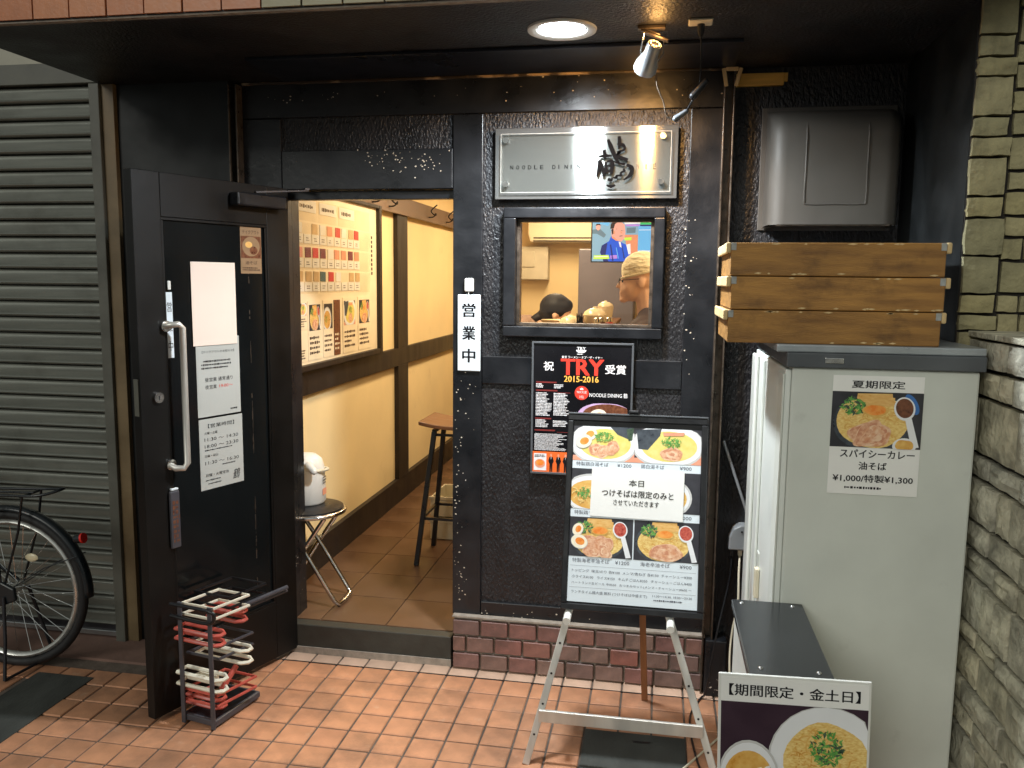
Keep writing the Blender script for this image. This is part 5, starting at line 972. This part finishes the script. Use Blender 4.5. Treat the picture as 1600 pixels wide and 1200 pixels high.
ct = thing('storage_trays', 'stacked beige plastic trays on the floor behind the nearest stool', 'tray', (-1.1, 1.42, FZ))
for k in range(2):
    q = MB(); z = 0.135*k
    for b_ in ((-0.17, 0.17, -0.16, -0.15), (-0.17, 0.17, 0.15, 0.16), (-0.17, -0.16, -0.15, 0.15), (0.16, 0.17, -0.15, 0.15)): q.box(b_[0], b_[1], b_[2], b_[3], z+0.001, z+0.115)
    q.box(-0.16, 0.16, -0.15, 0.15, z+0.001, z+0.01); tr = q.build('tray', 'cream_plastic', ct, bevel=0.004); B('rim', 'cream_plastic', tr, -0.178, 0.178, -0.168, -0.1605, z+0.1, z+0.12, bevel=0.002)
# counter with raised shelf, crockery
cn = thing('ramen_counter', 'wooden ramen counter with a raised shelf inside the shop', 'counter', (-0.45, 0, 0))
B('front_board', 'dark_timber', cn, -0.10, -0.07, 0.35, 3.6, FZ, 1.02); B('worktop', 'counter_wood', cn, -0.30, 0.05, 0.33, 3.62, 1.0205, 1.06, bevel=0.004); B('riser', 'dark_timber', cn, -0.055, -0.035, 0.35, 3.6, 1.0605, 1.30); B('shelf', 'counter_wood', cn, -0.17, 0.14, 0.33, 3.62, 1.3005, 1.33, bevel=0.004)
SH = 1.331
def bowl(label, loc, r_, h, lidded=False, nm='bowl'):
    t = thing(nm, label, 'bowl', loc, group='crockery on the counter shelf'); prof = [(r_*.45, 0), (r_*.5, 0.008), (r_*.8, h*.4), (r_, h), (r_*.96, h), (r_*.7, h*.4), (r_*.2, 0.014)]
    MB().lathe(prof, 28).build('bowl', 'ceramic', t, smooth=50)
    if lidded: MB().lathe([(r_*.98, h+.001), (r_*.85, h+r_*.3), (r_*.5, h+r_*.52), (r_*.2, h+r_*.58), (r_*.16, h+r_*.7), (r_*.02, h+r_*.72)], 28).build('lid', 'ceramic', t, smooth=50)
    return t
bowl('covered cream bowl on the shelf nearest the bowed customer', (-0.50, 1.5, SH), 0.072, 0.055, True)
bowl('upturned cream bowl stack in the middle of the shelf', (-0.365, 1.52, SH), 0.07, 0.10, True)
bowl('small cream bowl behind the stacked bowls on the shelf', (-0.33, 1.9, SH), 0.05, 0.14, True)
bowl('wide cream ramen bowl in front of the bowed customer', (-0.62, 1.75, SH), 0.09, 0.06)
cp = thing('chopstick_holder', 'dark cup full of chopsticks on the counter shelf', 'chopstick holder', (-0.44, 1.42, SH)); MB().lathe([(0.028, 0), (0.032, 0.06), (0.028, 0.06), (0.026, 0.01)], 16).build('cup', 'black_plastic', cp, smooth=40); rr = random.Random(8)
for k in range(12): a = rr.uniform(0, 6.28); r_ = rr.uniform(0, .018); MB().tube([(r_*math.cos(a), r_*math.sin(a), 0.02), (1.6*r_*math.cos(a), 1.6*r_*math.sin(a), rr.uniform(.09, .115))], 0.0028, 5).build('chopstick', 'black_plastic', cp)
for k, (x, y, m_) in enumerate(((-0.315, 1.38, 'pr_brown'), (-0.275, 1.40, 'pr_chili'), (-0.335, 1.30, 'ceramic'))):
    t = thing('spice_shaker', ('brown glass spice shaker on the shelf', 'red spice shaker on the shelf next to the brown one', 'cream spice pot, nearest of the shakers on the shelf')[k], 'shaker', (x, y, SH), group='shakers on the counter shelf'); MB().lathe([(0.018, 0), (0.02, 0.005), (0.02, 0.065), (0.015, 0.07)], 16).build('jar', m_, t, smooth=40); MB().lathe([(0.0185, 0.0705), (0.0185, 0.09), (0.01, 0.094)], 16).build('cap', 'chrome', t, smooth=40)
# back wall
t = thing('air_conditioner', 'cream wall air conditioner on the back wall of the shop', 'air conditioner', (-0.80, 4.25, 1.96))
q = MB(); q.prism([(-0.36, 0.07), (-0.36, 0.27), (0.40, 0.27), (0.40, 0.07), (0.38, 0.0), (-0.34, 0.0)], -0.22, -0.001); q.build('body', 'ac_white', t, bevel=0.012); B('outlet', 'dark_timber', t, -0.31, 0.38, -0.2225, -0.2202, 0.03, 0.042); B('outlet', 'dark_timber', t, -0.31, 0.38, -0.2225, -0.2202, 0.005, 0.014); B('louvre', 'ac_white', t, -0.31, 0.38, -0.226, -0.2205, 0.016, 0.028)
t = thing('breaker_box', 'pale electrical box on the back wall below the air conditioner', 'electrical box', (-1.13, 4.25, 1.634)); B('case', 'cream_plastic', t, -0.17, 0.14, -0.14, -0.001, 0.0, 0.29, bevel=0.006); B('cover', 'cream_plastic', t, -0.16, 0.02, -0.150, -0.1405, 0.11, 0.25, bevel=0.004)
t = thing('tall_fridge', 'tall dark grey refrigerator against the back wall', 'fridge', (-0.45, 4.24, FZ)); B('body', 'fridge_grey', t, -0.235, 0.235, -0.45, -0.001, 0.0, 1.765, bevel=0.01); B('door', 'fridge_grey', t, -0.232, 0.232, -0.49, -0.452, 0.62, 1.76, bevel=0.008); B('door', 'fridge_grey', t, -0.232, 0.232, -0.49, -0.452, 0.02, 0.60, bevel=0.008); B('handle', 'chrome', t, -0.21, -0.19, -0.52, -0.4905, 0.75, 1.1, bevel=0.004)
t = thing('television', 'flat television showing a man in a blue jacket, hung inside the shop', 'television', (-0.282, 3.0, 1.772))
B('casing', 'black_plastic', t, -0.238, 0.238, 0.0, 0.035, -0.008, 0.308, bevel=0.004); MB().tube([(0, 0.02, 0.309), (0, 0.02, 0.727)], 0.02, 10).build('ceiling_bracket', 'black_plastic', t)
TVM = ['tv_bg', 'tv_blue', 'tv_skin', 'tv_hair', 'tv_sky', 'tv_orange', 'tv_green', 'tv_lime', 'tv_lilac', 'tv_white', 'tv_navy', 'tv_grey']; q = MB(); TU = lambda x: -0.229+0.458*(x-825)/610; TV = lambda y_: 0.298*(1-(y_-58)/412); y = -0.0006
def tv(i, pts, o_): q.flat([(TU(a), TV(b)) for a, b in pts][::-1], y-o_*.0002, TVM.index(i))
tv('tv_bg', [(825, 58), (1435, 58), (1435, 470), (825, 470)], 0); tv('tv_sky', [(1275, 110), (1435, 110), (1435, 380), (1275, 380)], 1); tv('tv_orange', [(1140, 200), (1272, 200), (1272, 400), (1180, 400)], 1); tv('tv_grey', [(825, 150), (900, 140), (960, 200), (940, 230), (870, 190), (825, 190)], 1); tv('tv_white', [(1135, 60), (1290, 60), (1290, 90), (1140, 95)], 1); tv('tv_green', [(1290, 68), (1425, 68), (1425, 98), (1290, 98)], 2); tv('tv_navy', [(1290, 99), (1425, 99), (1425, 115), (1290, 115)], 2); tv('tv_lilac', [(1150, 96), (1285, 96), (1285, 114), (1150, 114)], 2); tv('tv_lime', [(1140, 230), (1210, 225), (1210, 255), (1140, 258)], 3)
tv('tv_blue', [(905, 380), (920, 310), (990, 265), (1010, 215), (1095, 270), (1160, 300), (1200, 400), (1180, 470), (940, 470)], 4); tv('tv_navy', [(905, 380), (920, 310), (975, 280), (960, 400), (990, 470), (940, 470)], 5); tv('tv_skin', [(1015, 215), (1010, 150), (1035, 90), (1100, 65), (1140, 100), (1150, 180), (1140, 240), (1110, 270), (1080, 262)], 6); tv('tv_hair', [(1000, 140), (1005, 90), (1040, 60), (1140, 60), (1145, 72), (1070, 72), (1045, 95), (1035, 135), (1015, 140)], 7); tv('tv_white', [(1085, 270), (1105, 275), (1115, 330), (1098, 320)], 7)
tv('tv_skin', [(858, 100), (885, 92), (905, 110), (900, 145), (880, 158), (860, 140)], 3); tv('tv_hair', [(855, 110), (865, 90), (895, 88), (908, 108), (885, 102)], 4); tv('tv_lime', [(845, 410), (990, 405), (1000, 445), (840, 448)], 8); tv('tv_lilac', [(1005, 410), (1070, 405), (1075, 440), (1010, 445)], 8); tv('tv_white', [(1160, 300), (1200, 290), (1205, 390), (1185, 400)], 5)
for a in range(6): tv('tv_hair', [(1060+12*a, 140+4*a), (1068+12*a, 140+4*a), (1068+12*a, 144+4*a), (1060+12*a, 144+4*a)], 9) if a in (0, 4, 5) else None
tv('tv_hair', [(1010, 150), (1030, 135), (1036, 185), (1020, 200)], 8); tv('tv_orange', [(1030, 165), (1045, 160), (1048, 190), (1034, 195)], 9); tv('tv_orange', [(1100, 150), (1112, 175), (1120, 185), (1102, 188)], 9); tv('tv_hair', [(1090, 212), (1120, 208), (1122, 214), (1092, 218)], 9); tv('tv_orange', [(1015, 215), (1040, 225), (1080, 262), (1060, 262), (1018, 232)], 8)
tv('tv_navy', [(1000, 300), (1012, 300), (1040, 460), (1025, 465)], 8); tv('tv_navy', [(1115, 310), (1122, 310), (1150, 440), (1138, 440)], 8); tv('tv_sky', [(1060, 330), (1066, 330), (1090, 440), (1082, 440)], 8); tv('tv_white', [(1280, 150), (1430, 148), (1430, 153), (1280, 156)], 3); tv('tv_white', [(1280, 360), (1430, 358), (1430, 364), (1280, 368)], 3); tv('tv_grey', [(1160, 130), (1250, 125), (1245, 180), (1160, 185)], 3); tv('tv_white', [(850, 420), (985, 416), (988, 424), (852, 428)], 9); tv('tv_sky', [(825, 58), (1000, 58), (980, 110), (905, 90), (825, 80)], 1)
q.build('screen', TVM, t)
# ---------------------------------------------------------------- two people
def body_mesh(prims, mat, name, parent, voxel=0.011, sm=6):
    q = MB()
    for p in prims:
        if p[0] == 'c': q.capsule(p[1], p[2], p[3], p[4])
        else: q.sphere(p[1], p[2], 14)
    o = q.build(name, mat, parent); rm = o.modifiers.new('r', 'REMESH'); rm.mode = 'VOXEL'; rm.voxel_size = voxel; s_ = o.modifiers.new('s', 'SMOOTH'); s_.iterations = sm; s_.factor = 0.5
    dg = bpy.context.evaluated_depsgraph_get(); me = bpy.data.meshes.new_from_object(o.evaluated_get(dg)); o.modifiers.clear(); o.data = me
    me.polygons.foreach_set('use_smooth', [True]*len(me.polygons)); return o
def hand(c, d, side, prims):
    """palm and five bent fingers pointing along d"""
    c = Vector(c); d = Vector(d).normalized(); s_ = Vector(side).normalized(); n_ = d.cross(s_)
    prims.append(('c', c, 0.024, c+d*0.055, 0.022)); prims.append(('c', c+s_*0.018, 0.018, c+d*0.055+s_*0.02, 0.016)); prims.append(('c', c-s_*0.018, 0.018, c+d*0.055-s_*0.02, 0.016))
    for k, L_ in enumerate((0.062, 0.072, 0.068, 0.052)):
        a = c+d*0.065+s_*(0.03-0.02*k); m_ = a+d*L_*.55-n_*0.006; e = m_+d*L_*.3-n_*0.03; prims.append(('c', a, .0092, m_, .0088)); prims.append(('c', m_, .0088, e, .0075))
    a = c+d*0.015+s_*0.03; m_ = a+d*0.03+s_*0.022-n_*0.012; prims.append(('c', a, .0115, m_, .010)); prims.append(('c', m_, .010, m_+d*0.028-n_*0.012, .0085))
# chef: stands behind the counter, looks down to the left
ch = thing('person', 'cook in white head wrap, glasses and dark shirt looking down behind the counter', 'person', (-0.075, 1.0, FZ))
H0 = Vector((-0.030, 0, 1.50)); P = []          # head centre, local to floor
P += [('s', H0+Vector((0.008, 0, 0.035)), (0.098, 0.078, 0.098)), ('s', H0+Vector((-0.035, 0, -0.035)), (0.062, 0.062, 0.072)), ('s', H0+Vector((-0.052, 0, -0.078)), (0.032, 0.036, 0.026)), ('c', H0+Vector((-0.090, 0, 0.0)), .008, H0+Vector((-0.110, 0, -0.032)), .010), ('s', H0+Vector((-0.09, 0, -0.060)), (.012, .022, .007)), ('s', H0+Vector((-0.087, 0, -0.075)), (.012, .02, .006)), ('s', H0+Vector((-0.078, 0, -0.096)), (.022, .026, .018)), ('c', H0+Vector((-0.078, -0.03, 0.012)), .012, H0+Vector((-0.078, 0.03, 0.012)), .012)]
for s_ in (-1, 1): P += [('s', H0+Vector((0.012, s_*0.079, -0.012)), (.02, .012, .032)), ('s', H0+Vector((-0.07, s_*0.033, -0.006)), (.014, .015, .011)), ('s', H0+Vector((-0.05, s_*0.04, -0.035)), (.026, .022, .022))]
P += [('c', H0+Vector((0.03, 0, -0.05)), .050, (0.02, 0, 1.30), .056), ('c', (0.02, -0.09, 1.22), .10, (0.02, 0.09, 1.22), .10), ('c', (0.03, -0.06, 1.05), .115, (0.03, 0.06, 1.05), .115), ('c', (0.04, -0.07, 0.86), .11, (0.04, 0.07, 0.86), .11)]
for s_ in (-1, 1):
    P += [('c', (0.02, s_*0.185, 1.24), .058, (-0.02, s_*0.235, 0.98), .045), ('c', (-0.02, s_*0.235, 0.98), .043, (-0.22, s_*0.16, 0.95), .03), ('c', (0.04, s_*0.09, 0.84), .085, (0.03, s_*0.10, 0.46), .06), ('c', (0.03, s_*0.10, 0.46), .056, (0.05, s_*0.10, 0.08), .04), ('c', (0.06, s_*0.10, 0.035), .035, (-0.10, s_*0.11, 0.028), .028)]
    hand((-0.235, s_*0.155, 0.95), (-1, -s_*.3, -.1), (0, -s_, 0), P)
body_mesh(P, 'skin', 'body', ch, 0.007, 4)
P = [('s', H0+Vector((0.012, 0, 0.052)), (0.108, 0.090, 0.098)), ('c', H0+Vector((0.105, 0.0, 0.02)), .026, H0+Vector((0.125, 0, -0.02)), .02)]
sf = body_mesh(P, 'scarf', 'head_wrap', ch, 0.010, 3)
me = sf.data; import bmesh
bm = bmesh.new(); bm.from_mesh(me); bmesh.ops.bisect_plane(bm, geom=bm.verts[:]+bm.edges[:]+bm.faces[:], plane_co=H0+Vector((-0.06, 0, 0.020)), plane_no=Vector((0.28, 0, -1)), clear_outer=True); bm.to_mesh(me); bm.free()
MB().tube([H0+Vector((0.012+0.101*math.cos(t), 0.084*math.sin(t), 0.036+0.025*math.cos(t))) for t in [2*math.pi*i/32 for i in range(32)]], 0.0065, 6, closed=True).build('wrap_band', 'scarf', ch, smooth=60)
P = [('c', (0.02, -0.10, 1.225), .112, (0.02, 0.10, 1.225), .112), ('c', (0.022, -0.05, 1.31), .062, (0.022, 0.05, 1.31), .062), ('c', (0.03, -0.065, 1.05), .128, (0.03, 0.065, 1.05), .128), ('c', (0.04, -0.075, 0.88), .125, (0.04, 0.075, 0.88), .125)]
for s_ in (-1, 1): P += [('c', (0.02, s_*0.18, 1.245), .068, (-0.005, s_*0.225, 1.06), .058)]
body_mesh(P, 'tshirt_dark', 'shirt', ch, 0.013)
P = [('c', (0.04, -0.075, 0.84), .12, (0.04, 0.075, 0.84), .12)]
for s_ in (-1, 1): P += [('c', (0.04, s_*0.09, 0.82), .098, (0.03, s_*0.10, 0.46), .073), ('c', (0.03, s_*0.10, 0.46), .071, (0.05, s_*0.10, 0.10), .055)]
body_mesh(P, 'trousers', 'trousers', ch, 0.014)
q = MB()
for s_ in (-1, 1): q.tube([H0+Vector((-0.10, s_*0.034+0.022*math.cos(t), -0.004+0.016*math.sin(t))) for t in [2*math.pi*i/16 for i in range(16)]], 0.0018, 5, closed=True); q.tube([H0+Vector((-0.098, s_*0.056, 0.0)), H0+Vector((0.0, s_*0.082, 0.008))], 0.0018, 5)
q.tube([H0+Vector((-0.10, -0.012, 0.0)), H0+Vector((-0.10, 0.012, 0.0))], 0.0018, 5); q.build('glasses', 'dark_metal', ch)
for s_ in (-1, 1):
    MB().sphere(H0+Vector((-0.081, s_*0.033, -0.004)), 0.0075, 10).build('eye', 'ink', ch)
q = MB(); q.x = Matrix.Rotation(math.radians(-50), 4, 'Z'); text(q, '鶴', -0.05, 0.0, 1.14, 1.22, -0.155); q.build('shirt_print', 'paper_warm', ch)
# customer bent over a bowl
cu = thing('person', 'dark haired customer in tan top bent low over a bowl at the counter', 'person', (-0.98, 2.32, FZ))
H1 = Vector((0.30, -0.02, 1.285)); P = []
P += [('s', H1+Vector((0.0, 0, 0.02)), (0.098, 0.078, 0.092)), ('s', H1+Vector((0.055, 0, -0.045)), (0.055, 0.06, 0.06)), ('c', H1+Vector((0.098, 0, -0.03)), .010, H1+Vector((0.105, 0, -0.065)), .012), ('s', H1+Vector((0.07, 0, -0.09)), (.03, .032, .022))]
for s_ in (-1, 1): P += [('s', H1+Vector((-0.005, s_*0.079, -0.025)), (.02, .012, .03)), ('s', H1+Vector((0.088, s_*0.03, -0.025)), (.012, .015, .010))]
P += [('c', H1+Vector((-0.04, 0, -0.05)), .05, (0.13, 0, 1.18), .056), ('c', (0.08, -0.09, 1.14), .095, (0.08, 0.09, 1.14), .095), ('c', (0.03, -0.06, 0.96), .11, (0.03, 0.06, 0.94), .11), ('c', (0.0, -0.08, 0.83), .11, (0.0, 0.08, 0.83), .11)]
for s_ in (-1, 1):
    P += [('c', (0.09, s_*0.175, 1.17), .055, (0.17, s_*0.26, 0.97), .042), ('c', (0.17, s_*0.26, 0.97), .04, (0.27, s_*0.13, 1.13), .028), ('c', (0.0, s_*0.10, 0.83), .085, (0.24, s_*0.12, 0.76), .062), ('c', (0.24, s_*0.12, 0.76), .058, (0.16, s_*0.12, 0.31), .04), ('c', (0.15, s_*0.12, 0.29), .036, (0.30, s_*0.12, 0.285), .028)]
    hand((0.275, s_*0.125, 1.14), (.7, -s_*.4, .5), (0, -s_, 0.2), P)
body_mesh(P, 'skin', 'body', cu)
hr = body_mesh([('s', H1+Vector((-0.012, 0, 0.032)), (0.110, 0.092, 0.098)), ('s', H1+Vector((-0.055, 0, -0.03)), (0.062, 0.08, 0.07)), ('c', H1+Vector((-0.1, 0.0, -0.02)), .035, H1+Vector((-0.15, -0.02, -0.05)), .03), ('s', H1+Vector((0.05, 0, 0.045)), (0.06, 0.075, 0.05))], 'hair', 'hair', cu, 0.010, 4)
P = [('c', (0.075, -0.10, 1.155), .112, (0.075, 0.10, 1.155), .112), ('c', (0.03, -0.065, 0.97), .122, (0.03, 0.065, 0.95), .122), ('c', (0.0, -0.08, 0.86), .12, (0.0, 0.08, 0.86), .12)]
for s_ in (-1, 1): P += [('c', (0.09, s_*0.175, 1.175), .066, (0.17, s_*0.26, 0.975), .054), ('c', (0.17, s_*0.26, 0.975), .052, (0.25, s_*0.16, 1.10), .040)]
body_mesh(P, 'shirt_tan', 'top', cu, 0.013)
P = [('c', (0.0, -0.08, 0.83), .12, (0.0, 0.08, 0.83), .12)]
for s_ in (-1, 1): P += [('c', (0.0, s_*0.10, 0.83), .097, (0.24, s_*0.12, 0.76), .074), ('c', (0.24, s_*0.12, 0.76), .070, (0.165, s_*0.12, 0.33), .052)]
body_mesh(P, 'trousers', 'trousers', cu, 0.014)
cs = thing('chopsticks', 'pair of chopsticks held by the bowed customer', 'chopsticks', (-0.67, 2.20, 1.30)); MB().tube([(-0.06, 0.0, 0.02), (0.10, -0.02, -0.0)], 0.003, 5).build('stick', 'dark_timber', cs); MB().tube([(-0.06, 0.012, 0.022), (0.10, -0.012, 0.0)], 0.003, 5).build('stick', 'dark_timber', cs)
